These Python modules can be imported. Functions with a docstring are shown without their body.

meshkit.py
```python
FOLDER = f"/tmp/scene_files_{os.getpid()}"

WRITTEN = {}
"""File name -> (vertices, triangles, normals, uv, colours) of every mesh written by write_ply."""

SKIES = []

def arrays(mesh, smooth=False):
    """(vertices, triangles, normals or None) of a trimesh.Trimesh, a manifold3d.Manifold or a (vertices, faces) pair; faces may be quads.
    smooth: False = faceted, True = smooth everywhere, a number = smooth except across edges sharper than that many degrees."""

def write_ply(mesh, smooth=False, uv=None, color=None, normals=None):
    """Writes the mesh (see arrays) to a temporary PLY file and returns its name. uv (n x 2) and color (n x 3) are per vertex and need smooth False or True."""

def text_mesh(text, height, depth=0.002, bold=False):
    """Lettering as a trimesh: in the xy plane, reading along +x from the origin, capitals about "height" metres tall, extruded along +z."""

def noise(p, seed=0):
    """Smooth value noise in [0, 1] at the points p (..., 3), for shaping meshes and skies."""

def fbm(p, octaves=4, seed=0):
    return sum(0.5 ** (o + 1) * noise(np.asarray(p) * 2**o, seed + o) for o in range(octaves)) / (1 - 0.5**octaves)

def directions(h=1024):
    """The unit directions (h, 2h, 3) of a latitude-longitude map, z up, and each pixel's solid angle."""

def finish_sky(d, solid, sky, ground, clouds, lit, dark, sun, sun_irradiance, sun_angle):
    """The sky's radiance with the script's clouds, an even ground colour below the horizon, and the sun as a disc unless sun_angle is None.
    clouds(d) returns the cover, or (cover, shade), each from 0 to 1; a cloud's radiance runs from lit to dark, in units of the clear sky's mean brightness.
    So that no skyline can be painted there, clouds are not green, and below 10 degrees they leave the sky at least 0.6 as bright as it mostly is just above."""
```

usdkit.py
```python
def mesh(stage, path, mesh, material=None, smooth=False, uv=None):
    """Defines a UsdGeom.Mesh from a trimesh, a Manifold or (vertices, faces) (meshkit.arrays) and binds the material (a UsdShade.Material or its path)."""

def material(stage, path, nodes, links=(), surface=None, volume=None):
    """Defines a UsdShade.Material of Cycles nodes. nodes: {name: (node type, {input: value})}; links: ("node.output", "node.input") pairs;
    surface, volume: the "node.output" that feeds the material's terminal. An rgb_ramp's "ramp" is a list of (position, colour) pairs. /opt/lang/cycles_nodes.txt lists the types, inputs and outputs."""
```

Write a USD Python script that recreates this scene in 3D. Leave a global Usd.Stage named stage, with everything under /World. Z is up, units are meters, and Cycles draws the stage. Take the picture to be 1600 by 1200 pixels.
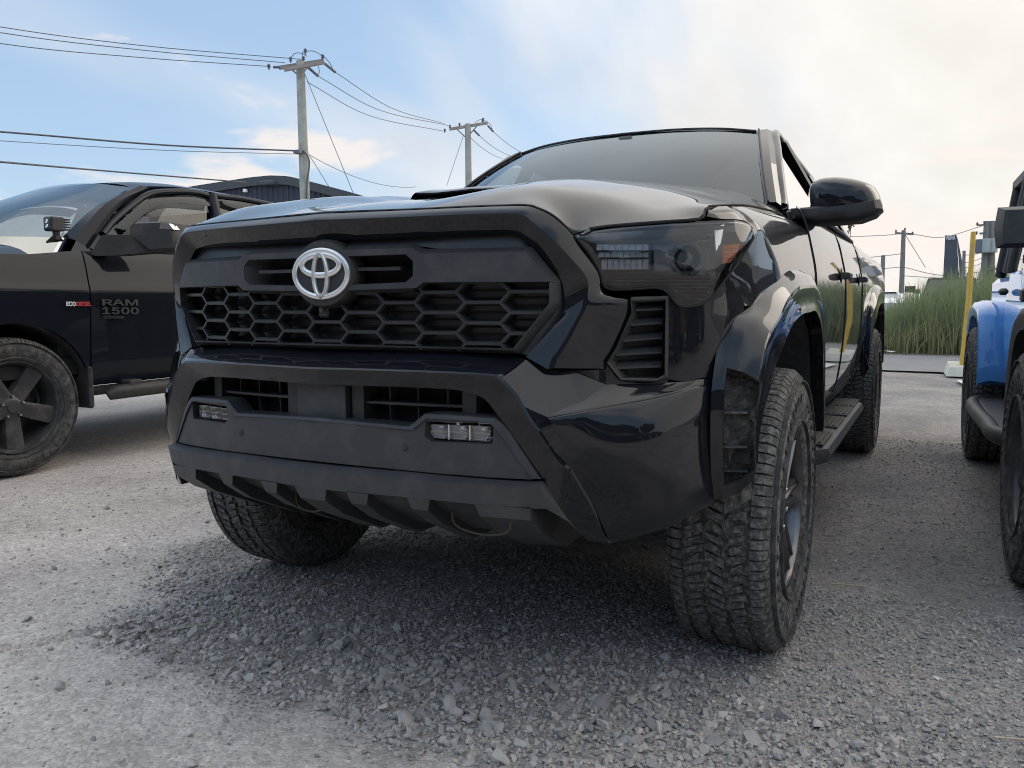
import math, random
import numpy as np, trimesh, usdkit, meshkit
from pxr import Usd, UsdGeom, UsdLux, UsdShade, Gf, Vt, Sdf
from manifold3d import Manifold, CrossSection, FillRule
from shapely.geometry import Polygon, LineString, MultiPolygon, Point, box as sbox
from shapely.ops import unary_union
from scipy.interpolate import RBFInterpolator, PchipInterpolator

stage = Usd.Stage.CreateInMemory()
UsdGeom.Xform.Define(stage, '/World'); UsdGeom.Scope.Define(stage, '/World/Looks')
random.seed(7); RNG = np.random.default_rng(7)

# ---------------------------------------------------------------- camera, sky, sun, exposure
EYE = np.array([2.41379, 1.30814, 0.99638])
YAW, PIT, ROL, FPX = 0.47735, -0.10266, -0.00545, 1290.44      # focal length in pixels of a 1600 wide picture
FWD = np.array([-math.cos(YAW) * math.cos(PIT), -math.sin(YAW) * math.cos(PIT), math.sin(PIT)])
_r0 = np.cross(FWD, [0, 0, 1]); _r0 /= np.linalg.norm(_r0); _u0 = np.cross(_r0, FWD)
RGT = _r0 * math.cos(ROL) + _u0 * math.sin(ROL); UPV = -_r0 * math.sin(ROL) + _u0 * math.cos(ROL)
cam = UsdGeom.Camera.Define(stage, '/World/camera')
m4 = np.eye(4); m4[0, :3] = RGT; m4[1, :3] = UPV; m4[2, :3] = -FWD; m4[3, :3] = EYE
cam.AddTransformOp().Set(Gf.Matrix4d(*m4.ravel().tolist()))
cam.CreateHorizontalApertureAttr(36.0); cam.CreateVerticalApertureAttr(27.0)
cam.CreateFocalLengthAttr(36.0 * FPX / 1600)
cam.CreateClippingRangeAttr(Gf.Vec2f(0.05, 3000))
cam.CreateExposureAttr(0.60)

SUN_AZ = math.atan2(-0.80, 0.60)          # atan2(x, y) of the direction towards the sun
SUN_EL = math.radians(24)
SUNV = np.array([math.cos(SUN_EL) * math.sin(SUN_AZ), math.cos(SUN_EL) * math.cos(SUN_AZ), math.sin(SUN_EL)])
sun = UsdLux.DistantLight.Define(stage, '/World/sun')
sun.CreateIntensityAttr(0.12); sun.CreateAngleAttr(40.0); sun.CreateNormalizeAttr(True); sun.CreateColorAttr(Gf.Vec3f(1.0, 0.90, 0.78))
_z = SUNV; _x = np.cross([0, 0, 1], _z); _x /= np.linalg.norm(_x); _y = np.cross(_z, _x)
ms = np.eye(4); ms[0, :3] = _x; ms[1, :3] = _y; ms[2, :3] = _z
sun.AddTransformOp().Set(Gf.Matrix4d(*ms.ravel().tolist()))

SKY_S = 0.105
skymat = usdkit.material(stage, '/World/Looks/sky', {
    'tc': ('texture_coordinate', {}),
    'sky': ('sky_texture', {'sky_type': 'single_scattering', 'sun_disc': False, 'sun_elevation': SUN_EL, 'sun_rotation': SUN_AZ, 'altitude': 100.0, 'air_density': 1.0, 'aerosol_density': 0.7, 'ozone_density': 1.0}),
    'sep': ('separate_xyz', {}),
    'zc': ('math', {'math_type': 'maximum', 'value2': 0.0}),
    'za': ('math', {'math_type': 'add', 'value2': 0.22}),
    'dx': ('math', {'math_type': 'divide'}), 'dy': ('math', {'math_type': 'divide'}),
    'cmb': ('combine_xyz', {'z': 0.0}),
    'map': ('mapping', {'mapping_type': 'point', 'location': (3.1, 1.7, 0), 'rotation': (0, 0, 0.55), 'scale': (0.55, 1.25, 1.0)}),
    'n1': ('noise_texture', {'scale': 0.9, 'detail': 6.0, 'roughness': 0.45, 'distortion': 0.35}),
    'n2': ('noise_texture', {'scale': 3.1, 'detail': 6.0, 'roughness': 0.5, 'distortion': 0.2}),
    'sunv': ('vector_math', {'math_type': 'dot_product', 'vector2': tuple(SUNV)}),
    'bias': ('map_range', {'range_type': 'smoothstep', 'from_min': 0.18, 'from_max': 0.86, 'to_min': -0.10, 'to_max': 0.34, 'clamp': True}),
    'add': ('math', {'math_type': 'add'}), 'zb': ('map_range', {'range_type': 'smoothstep', 'from_min': 0.28, 'from_max': 0.85, 'to_min': 0.0, 'to_max': 0.24, 'clamp': True}), 'add2': ('math', {'math_type': 'add'}),
    'zl': ('map_range', {'range_type': 'linear', 'from_min': 0.25, 'from_max': 1.0, 'to_min': 1.0, 'to_max': 1.75, 'clamp': True}), 'shz': ('math', {'math_type': 'multiply'}),
    'cov': ('map_range', {'range_type': 'smoothstep', 'from_min': 0.47, 'from_max': 0.70, 'to_min': 0.06, 'to_max': 0.97, 'clamp': True}),
    'glow': ('map_range', {'range_type': 'smoothstep', 'from_min': 0.15, 'from_max': 0.98, 'to_min': 0.0, 'to_max': 1.0, 'clamp': True}),
    'ccol': ('mix_color', {'blend_type': 'mix', 'a': (4.7, 5.15, 5.75), 'b': (6.5, 6.1, 5.6), 'use_clamp': False}),
    'shade': ('map_range', {'range_type': 'linear', 'from_min': 0.35, 'from_max': 0.7, 'to_min': 0.93, 'to_max': 1.04, 'clamp': True}),
    'cs': ('vector_math', {'math_type': 'scale'}),
    'veil': ('mix_color', {'blend_type': 'mix', 'fac': 0.55, 'b': (3.0, 4.4, 6.3), 'use_clamp': False}),
    'mix': ('mix_color', {'blend_type': 'mix', 'use_clamp': False}),
    'cumap': ('mapping', {'mapping_type': 'point', 'location': (1.4, 7.7, 3.5), 'scale': (3.2, 3.2, 11.0)}),
    'n3': ('noise_texture', {'scale': 1.0, 'detail': 8.0, 'roughness': 0.5, 'distortion': 0.25}),
    'lowb': ('map_range', {'range_type': 'smoothstep', 'from_min': 0.04, 'from_max': 0.34, 'to_min': 0.075, 'to_max': -0.16, 'clamp': True}), 'ladd': ('math', {'math_type': 'add'}),
    'lcov': ('map_range', {'range_type': 'smoothstep', 'from_min': 0.52, 'from_max': 0.60, 'to_min': 0.0, 'to_max': 0.85, 'clamp': True}),
    'mix2': ('mix_color', {'blend_type': 'mix', 'b': (6.3, 5.75, 5.4), 'use_clamp': False}),
    'bg': ('background_shader', {'strength': SKY_S}),
}, [('tc.generated', 'sep.vector'), ('sep.z', 'zc.value1'), ('zc.value', 'za.value1'), ('sep.x', 'dx.value1'), ('za.value', 'dx.value2'), ('sep.y', 'dy.value1'), ('za.value', 'dy.value2'),
    ('dx.value', 'cmb.x'), ('dy.value', 'cmb.y'), ('cmb.vector', 'map.vector'), ('map.vector', 'n1.vector'), ('map.vector', 'n2.vector'),
    ('tc.generated', 'sunv.vector1'), ('sunv.value', 'bias.value'), ('n1.fac', 'add.value1'), ('bias.result', 'add.value2'), ('add.value', 'add2.value1'), ('sep.z', 'zb.value'), ('zb.result', 'add2.value2'), ('add2.value', 'cov.value'), ('sep.z', 'zl.value'), ('shade.result', 'shz.value1'), ('zl.result', 'shz.value2'),
    ('sunv.value', 'glow.value'), ('glow.result', 'ccol.fac'), ('n2.fac', 'shade.value'), ('ccol.result', 'cs.vector1'), ('shz.value', 'cs.scale'),
    ('sky.color', 'veil.a'), ('veil.result', 'mix.a'), ('cs.vector', 'mix.b'), ('cov.result', 'mix.fac'), ('tc.generated', 'cumap.vector'), ('cumap.vector', 'n3.vector'), ('sep.z', 'lowb.value'), ('n3.fac', 'ladd.value1'), ('lowb.result', 'ladd.value2'), ('ladd.value', 'lcov.value'), ('lcov.result', 'mix2.fac'), ('mix.result', 'mix2.a'), ('mix2.result', 'bg.color')], surface='bg.background')
dome = UsdLux.DomeLight.Define(stage, '/World/sky'); dome.CreateIntensityAttr(1.0)
UsdShade.MaterialBindingAPI.Apply(dome.GetPrim()).Bind(skymat)
dome.GetPrim().SetCustomDataByKey('kind', 'structure')

# ---------------------------------------------------------------- points: where a ray of the photograph meets a known surface of the place
def ray(px, py): return FWD + RGT * (px - 800) / FPX - UPV * (py - 600) / FPX
def P(px, py, **k):
    v = ray(px, py); (a, b), = k.items(); i = 'xyz'.index(a)
    return EYE + v * (b - EYE[i]) / v[i]
def G(px, py): return P(px, py, z=0.0)
# plan of the pickup's nose: how far forward the fascia stands at a distance y from the centre line
_nose = PchipInterpolator([0, .25, .45, .55, .60, .64, .70, .80, .86, .89, .91, .935], [.856, .842, .81, .785, .757, .722, .662, .570, .495, .42, .33, .12])
def nose(y): return _nose(np.clip(np.abs(y), 0, .935))
def N(px, py, off=0.0):
    v = ray(px, py); lo, hi = 1.0, 3.2
    for _ in range(50):
        t = (lo + hi) / 2; q = EYE + v * t
        if q[0] > nose(q[1]) + off: lo = t
        else: hi = t
    return EYE + v * t
def NN(pts, off):
    o = np.broadcast_to(np.asarray(off, float), (len(pts),)) if np.ndim(off) == 0 or len(np.atleast_1d(off)) == len(pts) else np.interp(np.linspace(0, 1, len(pts)), np.linspace(0, 1, len(off)), off)
    return np.array([N(a[0], a[1], b) for a, b in zip(pts, o)])

# ---------------------------------------------------------------- mesh helpers
def TM(v, f): return trimesh.Trimesh(np.asarray(v, float), np.asarray(f, int), process=False)
def cat(*ms):
    out = []
    for m in ms: out += list(m) if isinstance(m, (list, tuple)) else [m]
    return trimesh.util.concatenate(out) if len(out) > 1 else out[0]
def mir(m):
    v = np.array(m.vertices) * [1, -1, 1]; return TM(v, np.array(m.faces)[:, ::-1])
def both(m): return cat(m, mir(m))
def welded(m, d=5):
    m = m.copy(); m.merge_vertices(digits_vertex=d); return m
def man(m): m = m.to_mesh(); return TM(m.vert_properties[:, :3], m.tri_verts)
def dense(pts, per=4, smooth=True):
    """Catmull-Rom through the points, the same number of steps in each span."""
    p = np.asarray(pts, float)
    if not smooth or len(p) < 3:
        t = np.linspace(0, len(p) - 1, (len(p) - 1) * per + 1); i = np.minimum(t.astype(int), len(p) - 2); f = (t - i)[:, None]
        return p[i] * (1 - f) + p[i + 1] * f
    e = np.vstack([2 * p[0] - p[1], p, 2 * p[-1] - p[-2]]); out = []
    for i in range(1, len(e) - 2):
        a, b, c, d = e[i - 1:i + 3]
        k0, k1, k2 = [max(np.linalg.norm(y - x), 1e-6) ** .5 for x, y in ((a, b), (b, c), (c, d))]
        m1 = (b - a) / k0 - (c - a) / (k0 + k1) + (c - b) / k1; m2 = (c - b) / k1 - (d - b) / (k1 + k2) + (d - c) / k2
        m1, m2 = m1 * k1, m2 * k1
        for s in np.arange(per) / per:
            out.append((2 * s**3 - 3 * s**2 + 1) * b + (s**3 - 2 * s**2 + s) * m1 + (-2 * s**3 + 3 * s**2) * c + (s**3 - s**2) * m2)
    out.append(p[-1]); return np.array(out)
def gridmesh(g, wrap=False):
    g = np.asarray(g, float); n, m = g.shape[:2]
    i, j = np.meshgrid(np.arange(n - 1), np.arange(m if wrap else m - 1), indexing='ij'); k = (j + 1) % m
    q = np.stack([i * m + j, (i + 1) * m + j, (i + 1) * m + k, i * m + k], -1).reshape(-1, 4)
    return TM(g.reshape(-1, 3), np.vstack([q[:, :3], q[:, [0, 2, 3]]]))
def rows(curves, per=1, smooth=False):
    """Curves of equal length -> grid, with steps between them."""
    c = np.asarray(curves, float)
    if per == 1: return c
    return np.stack([dense(c[:, j], per, smooth) for j in range(c.shape[1])], 1)
def shell(g, t=0.004):
    """A grid of points as a panel of thickness t (thickened away from its normals)."""
    g = np.asarray(g, float); du = np.gradient(g, axis=0); dv = np.gradient(g, axis=1)
    n = np.cross(du, dv); l = np.linalg.norm(n, axis=2, keepdims=True); n = n / np.maximum(l, 1e-9)
    a = gridmesh(g); b = gridmesh(g - n * t); nv = len(a.vertices); R, C = g.shape[:2]
    ring = [(0, j) for j in range(C)] + [(i, C - 1) for i in range(1, R)] + [(R - 1, j) for j in range(C - 2, -1, -1)] + [(i, 0) for i in range(R - 2, 0, -1)]
    ring = [i * C + j for i, j in ring]; f = []
    for x, y in zip(ring, ring[1:] + ring[:1]): f += [[x, y, nv + y], [x, nv + y, nv + x]]
    return TM(np.vstack([a.vertices, b.vertices]), np.vstack([a.faces, b.faces[:, ::-1] + nv, f]))
def loft(curves, per=3, cross=1, smooth=True, csmooth=False, t=0.0):
    g = rows([dense(c, per, smooth) for c in curves], cross, csmooth)
    return shell(g, t) if t else gridmesh(g)
def tube(pts, r, n=8, cap=True):
    p = np.asarray(pts, float); r = np.broadcast_to(r, (len(p),)); t = np.gradient(p, axis=0); t /= np.linalg.norm(t, axis=1, keepdims=True) + 1e-12
    up = np.array([0, 0, 1.]) if abs(t[0][2]) < .9 else np.array([1., 0, 0]); rings = []
    a = np.cross(t[0], up); a /= np.linalg.norm(a)
    for i in range(len(p)):
        a = a - t[i] * (a @ t[i]); a /= np.linalg.norm(a) + 1e-12; b = np.cross(t[i], a); th = np.arange(n) * 2 * np.pi / n
        rings.append(p[i] + r[i] * (np.cos(th)[:, None] * a + np.sin(th)[:, None] * b))
    m = gridmesh(np.array(rings), wrap=True)
    if cap:
        v = np.vstack([m.vertices, p[0], p[-1]]); nv = len(m.vertices); L = (len(p) - 1) * n
        f = [[nv, (k + 1) % n, k] for k in range(n)] + [[nv + 1, L + k, L + (k + 1) % n] for k in range(n)]
        m = TM(v, np.vstack([m.faces, f]))
    return m
def box(c, s, bevel=0.0):
    s = np.asarray(s, float)
    if bevel:
        b = min(bevel, min(s) * .45); pts = []
        for k in range(3):
            h = s / 2 - b; h[k] = s[k] / 2
            pts += [[x * h[0], y * h[1], z * h[2]] for x in (-1, 1) for y in (-1, 1) for z in (-1, 1)]
        m = trimesh.convex.convex_hull(np.array(pts)); m.apply_translation(c); return TM(m.vertices, m.faces)
    m = trimesh.creation.box(s); m.apply_translation(c); return TM(m.vertices, m.faces)
def hull(pts): m = trimesh.convex.convex_hull(np.asarray(pts, float)); return TM(m.vertices, m.faces)
def lathe(prof, n=48, axis='y', closed=False):
    """Profile of (radius, height along the axis) turned about the axis."""
    p = np.asarray(prof, float)
    if closed: p = np.vstack([p, p[:1]])
    th = np.arange(n) * 2 * np.pi / n
    g = np.stack([np.stack([p[:, 0] * np.cos(a), p[:, 1], p[:, 0] * np.sin(a)], -1) for a in th], 1)
    if axis == 'z': g = g[..., [0, 2, 1]]
    if axis == 'x': g = g[..., [1, 0, 2]]
    return gridmesh(g, wrap=True)
def polys(g):
    if g.is_empty: return []
    return [h for h in getattr(g, 'geoms', [g]) if h.geom_type == 'Polygon']
def extrude(geom, h, refine=0.0):
    """Shapely polygon(s) in (a, b) -> mesh with axes (a, b, height 0..h)."""
    rings = []
    for q in polys(geom):
        rings.append(np.array(q.exterior.coords)[:-1]); rings += [np.array(r.coords)[:-1] for r in q.interiors]
    m = Manifold.extrude(CrossSection([r.tolist() for r in rings], FillRule.EvenOdd), h)
    if refine: m = m.refine_to_length(refine)
    return man(m)
def plate(geom, o0, o1, refine=0.04, warp=True):
    """A plate whose outline is given in (y, z), standing between nose + o0 and nose + o1."""
    m = extrude(geom, o1 - o0, refine); v = np.array(m.vertices); x = v[:, 2] + o0 + (nose(v[:, 0]) if warp else 0)
    return TM(np.stack([x, v[:, 0], v[:, 1]], 1), m.faces)
def yz(pts, off): return [tuple(N(a, b, off)[1:]) for a, b in pts]
def symm(pts): return Polygon(list(pts) + [(-y, z) for y, z in reversed(pts)]).buffer(0)
def rot(m, deg, axis, at=(0, 0, 0)): m = m.copy(); m.apply_transform(trimesh.transformations.rotation_matrix(math.radians(deg), axis, at)); return m
def mv(m, d): m = m.copy(); m.apply_translation(d); return m

# ---------------------------------------------------------------- prims
USED = {}
def numbered(path):
    k = USED.get(path, -1) + 1; USED[path] = k
    return path if k == 0 else f'{path}_{k:03d}'
def tag(prim, label=None, cat=None, group=None, kind=None):
    for k, v in (('label', label), ('category', cat), ('group', group), ('kind', kind)):
        if v: prim.SetCustomDataByKey(k, v)
    return prim
def thing(name, label, cat, at=(0, 0, 0), group=None, rz=0.0):
    x = UsdGeom.Xform.Define(stage, numbered('/World/' + name))
    x.AddTranslateOp().Set(Gf.Vec3d(*map(float, at)))
    if rz: x.AddRotateZOp().Set(float(rz))
    return tag(x.GetPrim(), label, cat, group)
def part(parent, name, m, mat, smooth=False, label=None, kind=None):
    path = numbered((str(parent.GetPath()) if parent is not None else '/World') + '/' + name)
    o = usdkit.mesh(stage, path, welded(TM(m.vertices, m.faces)) if smooth and smooth is not True else m, mat, smooth=smooth).GetPrim()
    return tag(o, label, None, None, kind)
def single(name, m, mat, label, cat=None, smooth=False, group=None, kind=None):
    return tag(part(None, name, m, mat, smooth), label, cat, group, kind)

# ---------------------------------------------------------------- materials
def MAT(name, nodes, links, surface, **k): return usdkit.material(stage, '/World/Looks/' + name, nodes, links, surface=surface, **k)
def plain(name, col, rough=.5, metal=0.0, coat=0.0, spec=.5, bump=0.0, bscale=200., var=0.0, vscale=6.0, dust=None, dustamt=0.0, dscale=5.0, coatr=.03):
    """Principled surface with grain: colour variation, fine relief, and dust lying in noise patches."""
    col = np.asarray(col, float)
    nd = {'g': ('geometry', {}), 'p': ('principled_bsdf', {'base_color': tuple(col), 'roughness': rough, 'metallic': metal, 'coat_weight': coat, 'coat_roughness': coatr, 'specular_ior_level': spec})}; ln = []
    last = None
    if var:
        nd['n'] = ('noise_texture', {'scale': vscale, 'detail': 6.0, 'roughness': .6}); ln.append(('g.position', 'n.vector'))
        nd['r'] = ('rgb_ramp', {'ramp': [(.25, tuple(col * (1 - var))), (.75, tuple(np.minimum(col * (1 + var), 1)))]}); ln.append(('n.fac', 'r.fac')); last = 'r.color'
        nd['rr'] = ('map_range', {'range_type': 'linear', 'from_min': .3, 'from_max': .7, 'to_min': max(rough * (1 - .35 * min(var * 2, 1)), .02), 'to_max': min(rough * (1 + .35 * min(var * 2, 1)), 1), 'clamp': True}); ln += [('n.fac', 'rr.value'), ('rr.result', 'p.roughness')]
    if dust is not None:
        nd['d'] = ('noise_texture', {'scale': dscale, 'detail': 10.0, 'roughness': .68}); ln.append(('g.position', 'd.vector'))
        nd['dm'] = ('map_range', {'range_type': 'smoothstep', 'from_min': .42, 'from_max': .68, 'to_min': dustamt * .12, 'to_max': dustamt, 'clamp': True}); ln.append(('d.fac', 'dm.value'))
        nd['mx'] = ('mix_color', {'blend_type': 'mix', 'a': tuple(col), 'b': tuple(dust)}); ln.append(('dm.result', 'mx.fac'))
        if last: ln.append((last, 'mx.a'))
        last = 'mx.result'
    if last: ln.append((last, 'p.base_color'))
    if bump:
        nd['bn'] = ('noise_texture', {'scale': bscale, 'detail': 3.0}); nd['b'] = ('bump', {'strength': bump, 'distance': .002}); ln += [('g.position', 'bn.vector'), ('bn.fac', 'b.height'), ('b.normal', 'p.normal')]
    return MAT(name, nd, ln, 'p.BSDF')
def pane(name, tint, refl=1.0, ior=1.5, rough=0.0, col=(1, 1, 1)):
    return MAT(name, {'t': ('transparent_bsdf', {'color': tint}), 'g': ('glossy_bsdf', {'color': col, 'roughness': rough}), 'f': ('fresnel', {'IOR': ior}), 'm': ('mix_closure', {})},
               [('f.fac', 'm.fac'), ('t.BSDF', 'm.closure1'), ('g.BSDF', 'm.closure2')], 'm.closure')
DUSTC = (.24, .22, .20)
M = {}
def paint(name, col, flake=.35, coat=1.0):
    return MAT(name, {'g': ('geometry', {}), 'n': ('noise_texture', {'scale': 9.0, 'detail': 9.0, 'roughness': .7}), 'mr': ('map_range', {'range_type': 'smoothstep', 'from_min': .45, 'from_max': .8, 'to_min': 0.0, 'to_max': .010, 'clamp': True}),
        'mx': ('mix_color', {'blend_type': 'mix', 'a': col, 'b': DUSTC}), 'cr': ('map_range', {'range_type': 'linear', 'from_min': .40, 'from_max': .80, 'to_min': .008, 'to_max': .05, 'clamp': True}),
        'sp': ('voronoi_texture', {'scale': 42.0, 'feature': 'f1'}), 'sm': ('map_range', {'range_type': 'linear', 'from_min': .045, 'from_max': .075, 'to_min': .35, 'to_max': 0.0, 'clamp': True}),
        'sn': ('noise_texture', {'scale': 5.0, 'detail': 2.0}), 'sg': ('map_range', {'range_type': 'linear', 'from_min': .52, 'from_max': .62, 'to_min': 0.0, 'to_max': 1.0, 'clamp': True}), 'mu': ('math', {'math_type': 'multiply'}),
        'm2': ('mix_color', {'blend_type': 'mix', 'b': (.30, .28, .26)}),
        'p': ('principled_bsdf', {'roughness': flake, 'metallic': .0, 'specular_ior_level': .04, 'coat_weight': coat, 'coat_roughness': .02, 'coat_ior': 1.5})},
        [('g.position', 'n.vector'), ('g.position', 'sp.vector'), ('g.position', 'sn.vector'), ('n.fac', 'mr.value'), ('mr.result', 'mx.fac'), ('n.fac', 'cr.value'), ('cr.result', 'p.coat_roughness'),
         ('sp.distance', 'sm.value'), ('sn.fac', 'sg.value'), ('sm.result', 'mu.value1'), ('sg.result', 'mu.value2'), ('mx.result', 'm2.a'), ('mu.value', 'm2.fac'), ('m2.result', 'p.base_color')], 'p.BSDF')
M['paint'] = paint('black_paint', (.0030, .0036, .0055))
M['ram_paint'] = paint('dark_blue_black_paint', (.006, .0075, .012), .35, .42)
M['blue'] = paint('blue_paint', (.085, .25, .56))
M['mesh'] = plain('grille_plastic', (.020, .021, .024), .36, bump=.15, bscale=900., var=.12, vscale=5., dust=DUSTC, dustamt=.05, dscale=14.)
M['matte'] = plain('matte_grey_plastic', (.026, .027, .030), .50, bump=.25, bscale=900., var=.12, vscale=5., dust=DUSTC, dustamt=.10, dscale=14.)
M['black_plastic'] = plain('black_plastic', (.016, .016, .017), .55, bump=.2, bscale=700., var=.15, dust=DUSTC, dustamt=.12, dscale=9.)
M['dark'] = plain('dark_cavity', (.006, .006, .007), .8, var=.1)
M['liner'] = plain('wheel_liner', (.018, .018, .019), .9, bump=.5, bscale=300., var=.2, dust=DUSTC, dustamt=.25)
M['mud'] = plain('muddy_plastic', (.05, .049, .047), .9, bump=.9, bscale=120., var=.3, dust=(.20, .185, .165), dustamt=.8, dscale=40.)
M['steel'] = plain('brushed_metal', (.55, .56, .57), .24, metal=1.0, var=.08, vscale=30.)
M['silver'] = plain('satin_silver', (.80, .79, .76), .34, metal=.95, var=.05, vscale=40.)
M['alloy_face'] = plain('grey_alloy', (.13, .13, .14), .25, metal=1.0, var=.2, vscale=25., dust=DUSTC, dustamt=.4, dscale=16.)
M['bronze'] = plain('bare_hook_metal', (.09, .078, .062), .55, metal=1.0, var=.2, vscale=40.)
M['alloy'] = plain('machined_alloy', (.42, .42, .43), .22, metal=1.0, var=.12, vscale=25., dust=DUSTC, dustamt=.35, dscale=12.)
M['alloy_dark'] = plain('dark_alloy', (.035, .036, .040), .35, metal=.3, var=.15, dust=DUSTC, dustamt=.25, dscale=10.)
M['rubber'] = plain('tyre_rubber', (.020, .020, .021), .72, bump=.35, bscale=300., var=.2, vscale=20., dust=(.24, .235, .23), dustamt=.36, dscale=22.)
M['tread'] = plain('tread_rubber', (.024, .024, .025), .75, bump=.4, bscale=260., var=.25, vscale=30., dust=(.36, .345, .33), dustamt=.50, dscale=75.)
M['groove'] = plain('dusty_groove', (.026, .025, .024), .9, bump=.6, bscale=150., var=.3, vscale=30., dust=(.36, .34, .32), dustamt=.62, dscale=55.)
M['glass'] = pane('window_glass', (.40, .46, .46))
M['clear_side'] = pane('side_glass', (.80, .84, .82))
M['tint'] = pane('windscreen_glass', (.34, .40, .42), ior=1.85, col=(.84, .93, 1.0))
M['privacy'] = pane('privacy_glass', (.10, .11, .12))
M['lens'] = pane('lamp_lens', (.90, .92, .94), ior=1.62)
M['chrome'] = plain('lamp_chrome', (.80, .82, .84), .10, metal=1.0, var=.05, vscale=60.)
M['reflector'] = plain('lamp_reflector', (.82, .80, .80), .30, metal=.35, bump=.3, bscale=500., var=.1, vscale=60.)
M['lamp_back'] = plain('lamp_back', (.18, .185, .20), .35, coat=.3, var=.15, vscale=20.)
M['blade'] = plain('lamp_blade', (.46, .48, .53), .25, metal=.3, var=.1, vscale=30.)
M['housing'] = plain('lamp_housing', (.045, .048, .053), .34, var=.15, vscale=12.)
M['amber'] = plain('amber_lens', (.78, .20, .05), .25, coat=.6, var=.12, vscale=60.)
M['red'] = plain('red_lens', (.42, .02, .02), .2, coat=.8, var=.1)
M['red_badge'] = plain('red_badge', (.50, .05, .05), .4, var=.08)
M['white_badge'] = plain('white_badge', (.74, .74, .74), .4, var=.08)
M['grey_badge'] = plain('grey_badge', (.05, .052, .056), .35, var=.1, metal=.4)
M['seat'] = plain('dark_upholstery', (.035, .035, .036), .85, bump=.4, bscale=400., var=.2)
M['headliner'] = plain('grey_headliner', (.22, .22, .215), .9, var=.1)

# ================================================================ ground
def axis(a, b, step, far0, far1, n=46):
    mid = np.arange(a, b + step / 2, step); g = np.linspace(0, 1, n + 1)[1:] ** 3.2
    s = np.maximum(np.arange(1, n + 1) * step, 0)
    lo = a - (s + g * (a - far0 - s[-1])); hi = b + (s + g * (far1 - b - s[-1])); return np.r_[lo[::-1], mid, hi]
GX = axis(-4.2, 1.75, .0145, -900, 300); GY = axis(-3.2, 2.2, .0145, -700, 700)
gx, gy = np.meshgrid(GX, GY, indexing='ij')
# loose gravel lies in a fan before the pickup and over the right-hand side; the left is worn, dusty paving
edgepx = [(430, 820), (300, 850), (262, 885), (245, 930), (215, 960), (172, 985), (185, 1003), (245, 1030), (262, 1052), (330, 1058), (380, 1075), (430, 1095), (505, 1112), (560, 1130), (600, 1150), (640, 1172), (700, 1198), (760, 1240), (1100, 1400)]
epts = np.array([G(*q)[:2] for q in edgepx]); fan_ = Polygon(np.vstack([epts, [[1.9, 1.2], [2.5, 3.0], [-4, 3.0], [-4, -.2], [-1.5, -.9]]])).buffer(0)
import shapely
def signed(x, y):
    p = shapely.points(np.ravel(x), np.ravel(y)); d = shapely.distance(p, fan_.exterior); return np.where(shapely.contains_xy(fan_, np.ravel(x), np.ravel(y)), d, -d).reshape(np.shape(x))
p3_ = np.dstack([gx, gy, np.zeros_like(gx)])
wob = (meshkit.fbm(p3_ * 7.0, 4, 3) - .5) * .22
near = (np.abs(gx + 1.2) < 3.6) & (np.abs(gy + .5) < 3.4)
sd = np.full(gx.shape, -.5); sd[near] = signed(gx[near], gy[near]); sd[(gx < -4) & (gy > -.6)] = .3
mask = np.clip((sd + wob * 1.3) / .20 + .5, 0, 1)
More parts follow.
